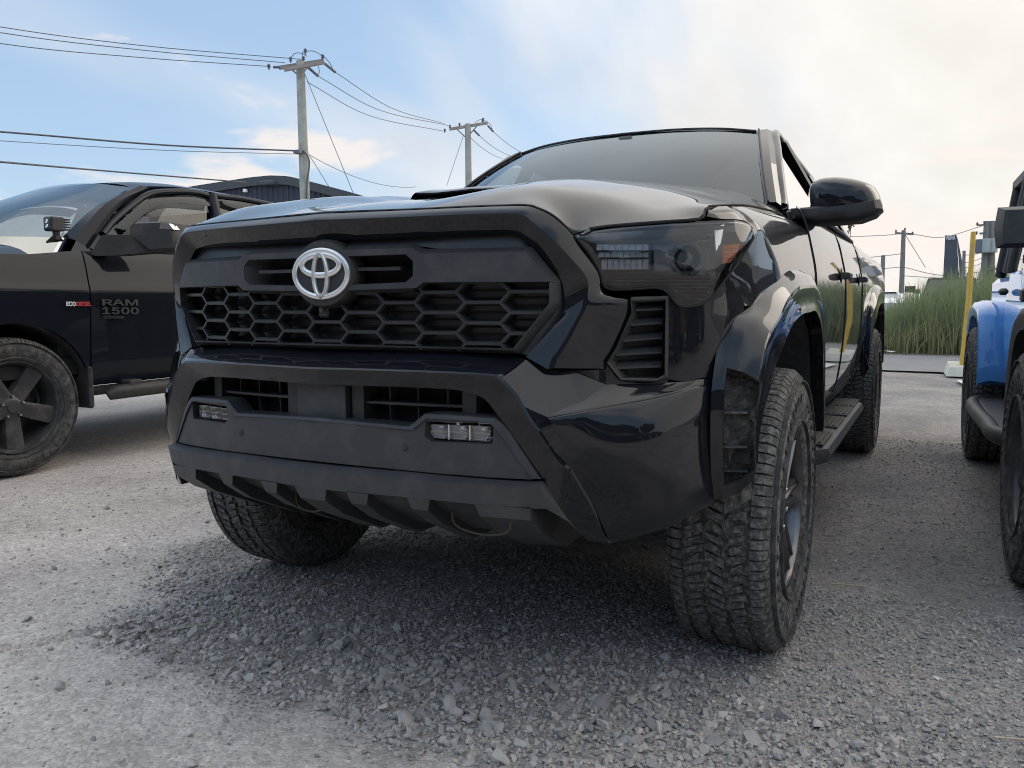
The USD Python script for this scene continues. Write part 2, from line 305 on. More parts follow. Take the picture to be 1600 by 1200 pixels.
big = (meshkit.fbm(p3_ * 1.3, 4, 9) - .5) * .018; fine = (meshkit.fbm(p3_ * 33, 3, 5) - .5) * .007; grit = (meshkit.noise(p3_ * 62, 8) - .5) * .006
fall = np.clip(1.3 - np.hypot(gx, gy) / 6, 0, 1)
gz = (big * fall + fine * (.55 + .6 * mask) * fall + grit * mask * fall) - .004 + .006 * np.clip(mask, 0, 1) * fall
und = np.clip((np.hypot(gx, gy) - 8) / 10, 0, 1); gz += und * (meshkit.fbm(p3_ * .25, 3, 4) - .5) * .05
# a crack with a raised lip in the paving at the left
for crk in ([(0, 1022), (60, 1008), (110, 996), (165, 990), (210, 985)], [(0, 1025), (-80, 1040), (-160, 1050)]):
    ln = LineString([G(*q)[:2] for q in crk]); sel = (np.abs(gx - .6) < 1.2) & (gy < .2) & (gy > -1.8); pp = shapely.points(gx[sel], gy[sel]); dd = shapely.distance(pp, ln) + (meshkit.noise(p3_[sel] * 22, 3) - .5) * .03
    gz[sel] += -.034 * np.exp(-(dd / .015) ** 2) + .012 * np.exp(-((dd - .045) / .03) ** 2)
gm = gridmesh(np.dstack([gx, gy, gz]))
gmat = MAT('ground', {
    'g': ('geometry', {}), 'a': ('attribute', {'attribute': 'gravel'}),
    'n1': ('noise_texture', {'scale': 1.1, 'detail': 7.0, 'roughness': .62}), 'n2': ('noise_texture', {'scale': 24.0, 'detail': 6.0, 'roughness': .7}), 'v1': ('voronoi_texture', {'scale': 105.0, 'feature': 'f1'}), 'v2': ('voronoi_texture', {'scale': 210.0, 'feature': 'f1'}),
    'dust': ('rgb_ramp', {'ramp': [(.28, (.32, .288, .265)), (.44, (.47, .425, .392)), (.60, (.55, .50, .46)), (.76, (.41, .377, .352))]}),
    'grav': ('rgb_ramp', {'ramp': [(.25, (.20, .187, .178)), (.48, (.285, .266, .25)), (.60, (.37, .332, .304)), (.78, (.25, .237, .226))]}),
    'st': ('rgb_ramp', {'ramp': [(0.0, (.66, .66, .66)), (.5, (1.05, 1.05, 1.05)), (1.0, (1.45, 1.43, 1.42))]}), 'sb': ('rgb_to_bw', {}),
    'mix': ('mix_color', {'blend_type': 'mix', 'use_clamp': False}), 'mul': ('mix_color', {'blend_type': 'multiply', 'fac': .75, 'use_clamp': False}),
    'sp': ('map_range', {'range_type': 'linear', 'from_min': .30, 'from_max': .72, 'to_min': .78, 'to_max': 1.2, 'clamp': True}), 'm3': ('vector_math', {'math_type': 'scale'}),
    'h1': ('math', {'math_type': 'multiply', 'value2': -.7}), 'h2': ('math', {'math_type': 'multiply_add', 'value2': .8}), 'bmp': ('bump', {'strength': .85, 'distance': .010}),
    'p': ('principled_bsdf', {'roughness': .93, 'specular_ior_level': .25})},
    [('g.position', 'n1.vector'), ('g.position', 'n2.vector'), ('g.position', 'v1.vector'), ('g.position', 'v2.vector'), ('n1.fac', 'dust.fac'), ('n1.fac', 'grav.fac'), ('a.fac', 'mix.fac'), ('dust.color', 'mix.a'), ('grav.color', 'mix.b'),
     ('v1.color', 'sb.color'), ('sb.val', 'st.fac'), ('mix.result', 'mul.a'), ('st.color', 'mul.b'), ('n2.fac', 'sp.value'), ('mul.result', 'm3.vector1'), ('sp.result', 'm3.scale'), ('m3.vector', 'p.base_color'),
     ('v1.distance', 'h1.value1'), ('n2.fac', 'h2.value1'), ('h1.value', 'h2.value3'), ('h2.value', 'bmp.height'), ('bmp.normal', 'p.normal')], 'p.BSDF')
gprim = part(None, 'ground', gm, gmat, True, kind='structure')
UsdGeom.PrimvarsAPI(gprim).CreatePrimvar('gravel', Sdf.ValueTypeNames.FloatArray, 'vertex').Set(Vt.FloatArray.FromNumpy(mask.ravel().astype(np.float32)))
ix_ = lambda a, v: np.clip(np.searchsorted(a, v) - 1, 0, len(a) - 2)
def ground_z(x, y):
    i, j = ix_(GX, x), ix_(GY, y); return gz[i, j]
# ---- stones: real pieces strewn over the ground
def stone(seed):
    r = np.random.default_rng(seed); p = r.normal(size=(16, 3)); p /= np.linalg.norm(p, axis=1, keepdims=True); p *= r.uniform(.75, 1.1, (16, 1)) * [1, .72, .5]
    return hull(p)
def stonemat(k, c): return plain(f'stone_{k}', c, .9, bump=.4, bscale=260., var=.22, vscale=45.)
SM = [stonemat(k, c) for k, c in enumerate(((.335, .315, .302), (.41, .382, .36), (.245, .232, .226), (.46, .41, .36), (.365, .338, .315)))]
gi = UsdGeom.PointInstancer.Define(stage, '/World/gravel'); tag(gi.GetPrim(), 'loose grey crushed stone strewn over the lot before the black pickup', 'gravel', None, 'stuff')
protos = UsdGeom.Scope.Define(stage, '/World/gravel/stones'); paths = []
for k in range(10):
    path = f'/World/gravel/stones/stone_{k:03d}'; usdkit.mesh(stage, path, stone(50 + k), SM[k % 5]); paths.append(path)
gi.CreatePrototypesRel().SetTargets([Sdf.Path(p) for p in paths])
pos, ori, scl, idx = [], [], [], []
def strew(n, xr, yr, size, keep, seed):
    r = np.random.default_rng(seed); x, y = r.uniform(*xr, n), r.uniform(*yr, n); s = signed(x, y) + (meshkit.fbm(np.stack([x, y, 0 * x], 1) * 7, 4, 3) - .5) * .22
    k = keep(x, y, s, r); x, y = x[k], y[k]; sz = np.clip(r.lognormal(math.log(size), .38, len(x)), size * .45, size * 2.6)
    q = r.normal(size=(len(x), 4)); q[:, 1:3] *= .35; q /= np.linalg.norm(q, axis=1, keepdims=True)
    pos.append(np.stack([x, y, ground_z(x, y) + sz * .22], 1)); ori.append(q); scl.append(np.repeat(sz[:, None], 3, 1)); idx.append(r.choice(10, len(x), p=[.16, .14, .12, .05, .07, .14, .13, .09, .04, .06]))
coarse = lambda x, y: np.clip(1.5 * meshkit.fbm(np.stack([x, y, 0 * x], 1) * 2.2, 3, 21) - .25, 0, 1)
strew(80000, (-.5, 1.75), (-1.4, 1.9), .0052, lambda x, y, s, r: (s > -.10) & (r.random(len(x)) < (.30 + .6 * coarse(x, y)) * np.clip((s + .10) / .16, 0, 1)), 1)
strew(12000, (.25, 1.70), (-1.25, 1.4), .0095, lambda x, y, s, r: (s > .0) & (r.random(len(x)) < np.clip(1.25 * coarse(x, y) * np.clip((x - .15) / .5, 0, 1), 0, 1)), 2)
strew(1500, (.55, 1.65), (-1.2, 1.2), .0140, lambda x, y, s, r: (s > .02) & (s < .60) & (r.random(len(x)) < .8), 3)
strew(36000, (-4.2, 1.7), (.2, 2.1), .0042, lambda x, y, s, r: (s > .0) & (r.random(len(x)) < .75), 4)
strew(26000, (-3.0, 1.6), (-3.1, .6), .0042, lambda x, y, s, r: (s < .05) & (r.random(len(x)) < .28), 5)
strew(90, (-1.5, 1.6), (-2.8, 1.8), .012, lambda x, y, s, r: s < .1, 6)
pos, ori, scl, idx = map(np.concatenate, (pos, ori, scl, idx))
gi.CreatePositionsAttr(Vt.Vec3fArray.FromNumpy(pos.astype(np.float32))); gi.CreateScalesAttr(Vt.Vec3fArray.FromNumpy(scl.astype(np.float32))); gi.CreateProtoIndicesAttr(Vt.IntArray.FromNumpy(idx.astype(np.int32)))
gi.CreateOrientationsAttr(Vt.QuathArray([Gf.Quath(float(a), float(b), float(c), float(d)) for a, b, c, d in ori]))

# ================================================================ the black pickup in the middle
truck = thing('pickup_truck', 'glossy black pickup with hood scoop and honeycomb grille, nearest in the picture', 'pickup truck')
T = truck
def lr(name, m, mat, smooth=False, parent=None, label=None):
    a = part(parent or T, name, m, mat, smooth, label); b = part(parent or T, name, mir(m), mat, smooth, label); return a, b
def c0(pts):                                        # the first point of a half curve lies on the centre line
    p = np.array(pts, float); p[0, 1] = 0.0; return p

# ---- grille surround: three nested outlines, from the bonnet seam inwards
A = [(502, 334.5), (640, 329), (780, 323), (830, 323), (842, 327), (860, 335), (875, 346), (896, 367.5), (905, 383), (936, 425), (940, 440), (940, 452), (944, 459), (965, 466), (986, 470), (984, 492), (972, 522), (958, 550), (947, 568), (945, 577)]
B = [(502, 347), (640, 342), (775, 337), (808, 338), (820, 342), (834, 354), (848, 366), (868, 384), (880, 396), (905, 422), (915, 436), (918, 448), (917, 458), (914, 468), (910, 480), (900, 500), (886, 526), (872, 550), (862, 566), (856, 577)]
C = [(502, 376), (640, 370), (770, 364), (800, 364.5), (810, 367), (820, 375), (830, 384), (848, 402), (858, 413), (876, 436), (881, 455), (882, 470), (882, 484), (880, 490), (876, 496), (866, 509), (852, 525), (838, 541), (828, 551), (822, 558)]
D = [(502, 388), (646, 384), (700, 390), (770, 389), (800, 388), (820, 387), (831, 388), (845, 403), (852, 412), (868, 432), (875, 445), (876, 460), (876, 476), (872, 482), (868, 488), (858, 500), (846, 514), (832, 530), (818, 546), (812, 552)]
ca, cb, cc, cd = c0(NN(A, 0.0)), c0(NN(B, [.022] * 13 + [.021, .020, .019, .018, .018, .018, .02])), c0(NN(C, [-.004] * 13 + [-.004, -.003, -.001, 0, .004, .008, .01])), c0(NN(D, [-.014] * 20))
def bevelled(curves, per=3, cross=2): return loft(curves, per=per, cross=cross)
cab = (ca * .12 + cb * .88) + [.006, 0, .003]
sur = [ca + [-.02, 0, -.004], ca + [-.003, 0, 0], ca * .9 + cb * .1 + [.004, 0, .002], cab, cb, cb * .9 + cc * .1, cc, cc + [-.006, 0, -.002]]
part(T, 'grille_surround', both(loft(sur, per=4, cross=2)), M['paint'], 38)
part(T, 'grille_channel', both(loft([cc + [-.0055, 0, -.002], cc + [-.020, 0, 0], cd], per=4, cross=1)), M['mesh'], 38)

# ---- matte upper panel with the slot, raised frame round the honeycomb
O = [(502, 386), (646, 381), (662, 389), (832, 386), (875, 439), (875, 442), (655, 443), (645, 456), (502, 460)]
I = [(502, 392), (641, 387), (657, 396), (821, 393), (858, 438), (857, 440), (660, 441), (648, 450), (502, 455)]
SLOT = [(502, 402), (632, 397), (643.5, 408), (643.5, 431), (632, 441), (502, 447)]
po, pi, ps = symm(yz(O, .0)), symm(yz(I, .02)), symm(yz(SLOT, .02))
co, ci = c0(NN(O, -.004)), c0(NN(I, .016))
face = plate(pi.difference(ps), -.012, .016)
slotwall = both(loft([c0(NN(SLOT, .016)), c0(NN(SLOT, -.05))], per=1, smooth=False))
part(T, 'grille_panel', cat(face, both(loft([co, ci], per=1, smooth=False)), both(loft([co, co + [-.03, 0, 0]], per=1, smooth=False)), slotwall), M['matte'], 25)
part(T, 'slot_backing', plate(ps.buffer(.004), -.055, -.045), M['dark'])
zb = N(600, 420, 0)[2]
part(T, 'slot_bar', plate(sbox(-.215, zb - .004, .215, zb + .004), -.035, .004), M['black_plastic'])
FO = [(875, 442), (875, 476), (812, 553), (502, 545)]; FI = [(858, 441), (858, 474), (801, 545), (502, 537.5)]
fo, fi = NN(FO, -.004), NN(FI, .014); fo[-1, 1] = fi[-1, 1] = 0
fi2, fo2 = fi + [-.045, 0, 0], fo + [-.02, 0, 0]
part(T, 'grille_frame', both(loft([fo2, fo, fo * .3 + fi * .7 + [.004, 0, 0], fi, fi2], per=6, smooth=False)), M['matte'], 30)
# honeycomb of wide hexagons, pitch 0.102 across
reg = symm([(0., N(502, 459, 0)[2])] + yz([(650, 452), (658, 441), (859, 441), (859, 475), (801, 546)], 0.0) + [(0., N(502, 538, 0)[2])])
hz = N(600, 473, 0)[2] - N(600, 504, 0)[2]; z0 = N(625, 473, 0)[2]; pt = .102; lines = []
for k in range(-6, 7):
    off = (k % 2) * hz / 2
    for j in range(-6, 4):
        z = z0 + off + j * hz
        lines.append(LineString([((k - .5) * pt + .011, z), ((k + .5) * pt - .011, z)]))
        for s in (-1, 1):
            lines.append(LineString([((k + .5) * pt - .011, z), ((k + .5) * pt + .011, z + s * hz / 2)]))
comb = unary_union([l.buffer(.0046, cap_style=3) for l in lines]).intersection(reg.buffer(.006))
comb2 = unary_union([l.buffer(.0030, cap_style=3) for l in lines]).intersection(reg.buffer(.006))
part(T, 'grille_mesh', cat(plate(comb, -.040, -.008, .05), plate(comb2, -.009, -.004, .05)), M['mesh'])
part(T, 'grille_backing', plate(reg.buffer(.012), -.060, -.052), M['mesh'])
for j in range(8):
    zz = reg.bounds[1] + .012 + j * .0165
    r = sbox(-.6, zz, .6, zz + .003).intersection(reg)
    if not r.is_empty: part(T, 'radiator_louvre', plate(r, -.053, -.040, .08), M['dark'])

# ---- badge: three ellipses on a black disc
bc = np.array([nose(0) + .002, .006, N(507.5, 427.5, .02)[2]]); nv = 64; th = np.arange(nv) * 2 * np.pi / nv
def ering(cy, cz, a, b, wa, wb, x0, h):
    prof = []
    g = []
    for s, hx in ((1, 0), (1, h * .6), (.72, h), (.28, h), (0, h * .6), (0, 0)):
        g.append(np.stack([np.full(nv, bc[0] + x0 + hx), bc[1] + cy + (a - wa * (1 - s)) * np.cos(th), bc[2] + cz + (b - wb * (1 - s)) * np.sin(th)], 1))
    return gridmesh(np.array(g), wrap=True)
bdg = part(T, 'badge', cat(lathe([(0, .015), (.080, .015), (.088, .013), (.094, .004), (.0955, -.010), (.0955, -.03), (0, -.03)], 48, 'x')), M['black_plastic'], 30)
dm = np.array(stage.GetPrimAtPath(bdg.GetPath()).GetAttribute('points').Get()); UsdGeom.Mesh(bdg).GetPointsAttr().Set(Vt.Vec3fArray.FromNumpy((dm * [1, 1, .86] + bc).astype(np.float32)))
emb = cat(ering(0, 0, .0865, .0605, .0140, .0122, .014, .008), ering(0, .0205, .0630, .0310, .0150, .0140, .0142, .0085), ering(0, -.0035, .0260, .0555, .0115, .0125, .0146, .0095))
part(bdg, 'emblem', emb, M['silver'], 40)
cq = N(508, 485, -.01); cmr = part(T, 'front_camera', box(cq + [-.006, 0, 0], (.03, .030, .034), .004), M['black_plastic']); part(cmr, 'camera_lens', mv(lathe([(0, .004), (.006, .003), (.008, -.004)], 16, 'x'), cq + [.011, 0, .002]), M['housing'], 40)

# ---- bumper: shelf, lip round the opening, faceted horns, wings and corners (gloss black)
T0 = [(495, 541), (700, 547), (790, 552), (806, 556), (822, 562)]
Rr = [(492, 574), (640, 578), (760, 583.5), (776, 585.5), (784, 590)]
t0, r0 = c0(NN(T0, [-.03, -.03, -.03, -.02, .012])), c0(NN(Rr, .066))
shelf = loft([t0, t0 * .55 + r0 * .45 + [0, 0, .001], t0 * .12 + r0 * .88 + [0, 0, .003], r0], per=5)
RB = [(492, 574), (640, 578), (760, 583.5), (776, 585.5), (784, 590), (797, 603), (809, 617), (820, 636), (832, 656), (845, 673), (857, 690), (868, 707), (880, 722), (893, 732), (909, 757), (926, 787), (955, 848)]
IB = [(492, 601), (640, 605), (705, 608.5), (722, 611), (740, 616), (755, 622), (765, 632), (775, 645), (790, 664), (806, 686), (822, 709), (836, 730), (849, 748), (860, 768), (878, 797), (896, 822), (919, 845)]
rb, ib = c0(NN(RB, [.066] * 9 + [.066, .066, .066, .066, .064, .06, .055, .045])), c0(NN(IB, [.050] * 14 + [.046, .04, .03]))
band = loft([rb, rb * .93 + ib * .07 + [.004, 0, -.001], rb * .4 + ib * .6 + [.003, 0, 0], ib, ib + [-.03, 0, 0]], per=4)
def fan(tri, pts): return TM(np.array(pts), tri)
hv = [N(784, 590, .066), N(822, 562, .012), N(862, 583, .004), N(900, 582, .0), N(947, 601, .004), N(856, 652, .066), N(832, 656, .066), N(806, 575, .04), N(820, 636, .066), N(809, 617, .066), N(797, 603, .066), N(905, 629, .036)]
horn = fan([(0, 7, 10), (7, 9, 10), (7, 1, 9), (1, 8, 9), (1, 2, 8), (2, 5, 8), (5, 6, 8), (2, 11, 5), (2, 3, 11), (3, 4, 11)], hv)
Wd = NN([(856, 652), (866, 668), (876, 686), (885, 704), (893, 732)], [.066, .068, .068, .067, .064])
Rd = NN([(832, 656), (845, 673), (857, 690), (868, 707), (893, 732)], [.066, .066, .066, .066, .064])
wedge = loft([Rd, Wd], per=2, cross=2)
U0 = [(947, 601), (975, 600), (1005, 600), (1042, 598), (1075, 596), (1104, 592), (1132, 600)]
U1 = [(856, 652), (905, 643), (955, 634), (1000, 626), (1050, 615), (1092, 603), (1132, 601)]
u0, u1 = NN(U0, [.004, .0, .0, .0, .0, .0, .0]), NN(U1, [.066, .062, .056, .049, .036, .016, .001])
wing = loft([u0, u0 * .5 + u1 * .5, u0 * .06 + u1 * .94 + [0, 0, .002], u1], per=4)
M1 = [(876, 688), (922, 684), (968, 676), (1012, 668), (1060, 655), (1097, 646), (1131, 640)]
M2 = [(893, 732), (935, 727), (975, 722), (1017, 714), (1060, 702), (1095, 692), (1131, 684)]
M3 = [(926, 787), (962, 780), (1000, 771), (1036, 761), (1070, 749), (1100, 738), (1131, 728)]
L0 = [(955, 848), (985, 842), (1015, 833), (1045, 823), (1076, 808), (1104, 792), (1130, 778)]
cor = [u1, u1 * .93 + NN(M1, [.066, .066, .062, .056, .042, .02, .0]) * .07 + [.004, .002, 0], NN(M1, [.068, .078, .083, .080, .062, .034, .004]), NN(M2, [.064, .078, .086, .084, .068, .040, .006]), NN(M3, [.056, .070, .078, .076, .062, .036, .004]), NN(L0, [.044, .052, .058, .056, .044, .024, .0])]
cor.append(cor[-1] + [-.06, -.01, .004])
corner = gridmesh(rows([dense(c, 5) for c in cor], 4, True))
r_0 = [(1045, 460), (1056, 468), (1062, 477), (1088, 475), (1104, 470), (1114, 459), (1126, 447), (1137, 434)]
r_1 = [(1045, 500), (1060, 505), (1080, 506), (1100, 503), (1115, 497), (1130, 490), (1145, 484), (1163, 478)]
r_2 = [(1044, 550), (1060, 552), (1080, 553), (1100, 551), (1112, 547), (1124, 543), (1134, 540), (1142, 536)]
r_3 = [(1043, 592), (1058, 595), (1075, 596), (1090, 592), (1100, 590), (1112, 594), (1122, 597), (1132, 600)]
cpan = gridmesh(rows([dense(NN(r, 0.0), 3) for r in (r_0, r_1, r_2, r_3)], 5, True))
apron = loft([NN([(856, 577), (880, 579), (905, 579), (930, 578), (947, 577)], [.02, .015, .01, .004, 0]), NN([(822, 562), (862, 583), (900, 582), (925, 591), (947, 601)], [.012, .004, 0, .002, .004])], per=2, cross=2)
apron2 = loft([NN([(947, 568), (956, 580), (970, 596), (1030, 597.5), (1043.5, 591)], 0.0), NN([(947, 601), (958, 601), (975, 600), (1030, 599), (1043, 598)], 0.0)], per=2)
part(T, 'bumper', both(cat(shelf, band, horn, wedge, wing, corner, cpan, apron, apron2)), M['paint'], 21)

# ---- lower grille opening behind the lip
z1, z2 = N(560, 604, .04)[2], N(560, 662, .03)[2]
opn = sbox(-.46, z2 - .03, .46, z1 + .03)
part(T, 'lower_grille_backing', plate(opn, -.06, -.05), M['dark'])
pl = sbox(-.073, z2 + .004, .073, z1 - .002)
part(T, 'radar_cover', cat(plate(pl, -.02, .026)), M['matte'], 30)
for y in (.10, -.10, .385, -.385):
    part(T, 'grille_post', plate(sbox(y - .016, z2 - .02, y + .016, z1 + .02), -.05, .014), M['black_plastic'])
zb = (z1 + z2) / 2 + .004
for s in (-1, 1):
    part(T, 'lower_grille_bar', plate(sbox(min(s * .11, s * .40), zb - .003, max(s * .11, s * .40), zb + .003), -.04, .004), M['matte'])
    for k in range(3):
        y = s * (.17 + .075 * k); part(T, 'lower_grille_fin', plate(sbox(y - .0015, z2 - .01, y + .0015, z1 + .01), -.045, -.012), M['black_plastic'])

# ---- matte lower panel with the fog lamp pods
LT = [(488, 651), (640, 665.5), (652, 656), (664, 646), (690, 646.5), (745, 650), (775, 652), (788, 661), (800, 674), (822, 709), (848, 748)]      # raised upper edge
LI = [(488, 657), (644, 672), (654, 664), (666, 654), (690, 655), (745, 658), (765, 661), (776, 672), (789, 688), (812, 722), (832, 748)]          # where the bevel meets the face
LB = [(483, 719), (600, 731), (650, 736), (670, 738), (690, 740), (720, 742), (750, 744.5), (770, 746), (790, 747), (812, 748), (832, 749)]
lt, li, lb = c0(NN(LT, .046)), c0(NN(LI, .056)), c0(NN(LB, .050))
FOG = [(666, 658), (664, 681), (675, 690), (769, 694), (771, 688), (771, 664), (766, 661)]
pf = symm([(0., li[0, 2])] + [tuple(q[1:]) for q in li[1:]] + [tuple(q[1:]) for q in lb[::-1]])
fogp = Polygon(yz(FOG, .05)); fogm = Polygon([(-y, z) for y, z in yz(FOG, .05)])
facep = plate(pf.difference(fogp).difference(fogm), .030, .052)
bev = both(loft([lt + [-.05, 0, 0], lt, lt * .85 + li * .15 + [.004, 0, 0], li], per=2, smooth=False))
fw = NN(FOG + FOG[:1], .052); fogwall = loft([fw, fw + [-.045, 0, 0]], per=1, smooth=False)
part(T, 'lower_panel', cat(facep, bev, both(fogwall)), M['matte'], 28)
for px, py in ((632.5, 699),):
    q = N(px, py, .052); lr('parking_sensor', mv(lathe([(0, .003), (.0075, .002), (.010, -.002), (.010, -.006)], 20, 'x'), q), M['black_plastic'], 30)
LENS = [(671, 662), (672, 682), (769, 690), (769, 667), (764, 665)]
pa = Polygon(yz(LENS, .03))
fa, fb = lr('fog_lamp', plate(pa.buffer(.003), -.006, .006, .05), M['chrome'])
for f, s in ((fa, 1), (fb, -1)):
    mk = (lambda m: m) if s > 0 else mir
    part(f, 'lens', mk(plate(pa, .034, .038, .05)), M['lens'])
    y0, zlo, y1, zhi = pa.bounds
    for k in range(3):
        ya = y0 + (y1 - y0) * k / 3
        cell = sbox(ya + .003, zlo + .002, ya + (y1 - y0) / 3 - .003, zhi).intersection(pa)
        if cell.is_empty: continue
        w = (y1 - y0) / 3; cx = N(0, 0, 0) if False else np.array([nose(ya + w / 2) + .016, ya + w / 2, (zlo + zhi) / 2])
        bowl = np.array([[[.012 * (u * u + v * v), u * w * .42, v * (zhi - zlo) * .42] for u in np.linspace(-1, 1, 7)] for v in np.linspace(-1, 1, 5)])
        part(f, 'reflector_cell', mk(mv(gridmesh(bowl), cx)), M['chrome'], True)
        for q_ in (-.5, 0, .5): part(f, 'reflector_rib', mk(box(cx + [.012, 0, q_ * (zhi - zlo) * .8], (.012, w * .86, .0016))), M['reflector'])
        part(f, 'divider', mk(plate(sbox(ya - .0012, zlo, ya + .0012, zhi), .006, .034, .05)), M['chrome'])

# ---- skid bar and notched valance
V0 = [(483, 723), (640, 737.5), (740, 747), (800, 751.5), (838, 752.5), (850, 753)]
V1 = [(483, 735), (640, 749), (740, 757.5), (800, 761.5), (832, 763), (846, 760)]
V2 = [(483, 763), (640, 777.5), (740, 787.5), (800, 792), (840, 795), (853, 795)]
v0, v1, v2 = c0(NN(V0, .052)), c0(NN(V1, .076)), c0(NN(V2, [.074, .074, .074, .072, .068, .064]))
z_pad = lambda y: np.interp(y, v2[:, 1], v2[:, 2])
ends = loft([NN([(850, 753), (846, 760), (853, 795)], [.052, .07, .064]), NN([(856, 760), (870, 785), (888, 815)], [.05, .05, .046]), NN([(862, 772), (880, 803), (919, 845)], [.042, .035, .03])], per=3, cross=2)
endb = loft([NN([(853, 795), (847, 812), (850, 840)], [.064, .056, .0]), NN([(888, 815), (890, 828), (905, 846)], [.046, .04, .03])], per=2, cross=2)
val = [both(loft([v0 + [-.03, 0, 0], v0, v1, v1 * .5 + v2 * .5, v2], per=4, smooth=False)), both(ends)]
pads = [(0.0, .048), (.105, .165), (.265, .322), (.425, .545)]
nl = lambda y, o: np.array([nose(y) + o, y, 0.0])
def padblock(a, b):
    """A pad with a bevelled lower edge, running back underneath as a rib."""
    out = []
    for y0, y1 in ((a, b),):
        g = []
        for k, y in enumerate(np.linspace(y0, y1, 5)):
            e = .010 if (k == 0 and y0 > 0) else (-.010 if k == 4 and y1 < .5 else 0)
            z = z_pad(y); x = nose(y)
            yb = y + e
            g.append([[x + .073, y, z], [x + .066, yb, z - .028], [x + .0, yb, z - .075], [x - .16, yb * .97, z - .150], [x - .42, yb * .92, z - .165]])
        out.append(gridmesh(g))
        for s in (0, -1): q = np.array(g[s]); out.append(gridmesh([q, q + [-.03, 0, .06]]))
    return out
for a, b in pads:
    ms_ = padblock(a, b); val += ms_; val += [mir(x) for x in ms_]
g = [[[nose(y) + o, y * f, z_pad(abs(y)) + dz] for o, f, dz in ((.070, 1, .001), (.052, 1, -.002), (.02, 1, -.030), (-.14, .97, -.118), (-.42, .92, -.14))] for y in np.linspace(-.545, .545, 40)]
val.append(gridmesh(g))
part(T, 'valance', cat(val), M['matte'], 28)
for px, py, w in ((485, 800, .045), (752, 836, .075)):
    q = P(px, py, x=.85) + [0, 0, .004]; s = np.linspace(0, 1, 15)
    loop = np.stack([q[0] + .0 * s, q[1] + w * np.cos(np.pi * s), q[2] + .04 - .042 * np.sin(np.pi * s) ** .55], 1)
    part(T, 'tow_hook', tube(loop, .0032, 8), M['bronze'], 40)

# ---- side vents
VO = [(986.5, 464), (988, 485), (962.5, 543.5), (947.5, 567.5), (970, 596), (1030, 597.5), (1043.5, 590), (1045, 462)]
vo = NN(VO, .002); cen = vo.mean(0); vi = cen + (vo - cen) * .90; vi[:, 0] = nose(vi[:, 1]) + .006
close = lambda a: np.vstack([a, a[:1]])
vent = cat(loft([close(vo + [-.02, 0, 0]), close(vo), close(vo * .4 + vi * .6 + [.006, 0, 0]), close(vi)], per=2, smooth=False), loft([close(vi), close(vi + [-.055, 0, 0])], per=2, smooth=False), plate(Polygon(vi[:, 1:]).buffer(.01), -.07, -.055, .05))
va, vb = lr('side_vent', vent, M['black_plastic'], 30)
for l, r in (((993, 484), (1037, 482)), ((986, 507), (1036, 503.5)), ((974.5, 532), (1035, 527)), ((963, 554), (1035, 549.5)), ((957, 575), (1034, 571.5))):
    a, b = N(*l, -.012), N(*r, -.012); s = np.linspace(0, 1, 6)[:, None]; c = a + (b - a) * s; c[:, 0] = nose(c[:, 1]) - .010
    sl = gridmesh(np.stack([c + [-.05, 0, .016], c + [-.012, 0, .0085], c + [.002, 0, .0005], c + [.002, 0, -.003], c + [-.004, 0, -.005], c + [-.05, 0, .008]], 0))
    part(va, 'slat', sl, M['mesh'], 25); part(vb, 'slat', mir(sl), M['mesh'], 25)
for q in ((1003, 718),):
    w = N(*q, .058); lr('side_sensor', mv(rot(lathe([(0, .002), (.009, .0015), (.0115, -.001), (.0115, -.006)], 20, 'x'), 38, (0, 0, 1)), w), M['paint'], 30)

# ---- headlights
HT = [(898, 368), (922, 359), (950, 355), (976, 352.5), (1015, 349.5), (1050, 347), (1100, 345.5), (1140, 344), (1160, 346), (1173, 353), (1178, 364)]
HB = [(899, 372), (918, 392), (937, 424), (947, 446), (985, 450), (1036, 450), (1062, 476), (1103, 470), (1140, 426), (1162, 396), (1178, 370)]
ht, hb = NN(HT, [.002] + [-.004] * 8 + [.0, .003]), NN(HB, .004)
g = rows([dense(ht, 3), dense(hb, 3)], 6)
u = np.linspace(0, 1, 7)[:, None]; bul = np.sin(np.pi * u) * np.sin(np.pi * np.linspace(0, 1, g.shape[1]))[None, :] ** .5
g[..., 0] += .012 * bul; g[..., 1] += .006 * bul
back = rows([dense(ht, 3), dense(hb, 3)], 6)
nrm = np.array([.85, .35, 0])
dk = back - nrm * .085; rim0 = np.vstack([dense(ht, 3), dense(hb, 3)[::-1], dense(ht, 3)[:1]])
house = cat(gridmesh(dk), gridmesh(np.array([rim0 + [-.001, 0, 0], rim0 - nrm * .085])))
hla, hlb = lr('headlight', house, M['lamp_back'], 35)
def hl(name, m, mat, sm=30): part(hla, name, m, mat, sm); part(hlb, name, mir(m), mat, sm)
hl('lens', gridmesh(g), M['lens'], True)
def hq(px, py, o): return N(px, py, -o)
def hplate(pts, o, per=3): p = [hq(a, b, o) for a, b in pts]; return gridmesh(rows([dense(p[:2], per, False), dense([p[3], p[2]], per, False)], per))
for r, (ya, yb) in enumerate(((382, 392), (394, 403), (405, 422))):                      # turn signal: three ribbed mirrors
    for k in range(8):
        xa = 932 + (0, 3, 8)[r] + (82 - (0, 3, 8)[r]) * k / 8; xb = xa + (82 - (0, 3, 8)[r]) / 8 - .8
        p = [hq(xa, ya, .050), hq(xb, ya, .050), hq(xb, yb - 1, .032), hq(xa, yb - 1, .032)]
        mid = [hq((xa + xb) / 2, ya, .046), hq((xa + xb) / 2, yb - 1, .028)]
        hl('signal_mirror', gridmesh([[p[0], mid[0], p[1]], [p[3], mid[1], p[2]]]), M['reflector'], True)
hl('signal_back', hplate([(926, 379), (1017, 378), (1017, 424), (945, 424)], .058), M['housing'])
q = hq(1072, 404, .04)
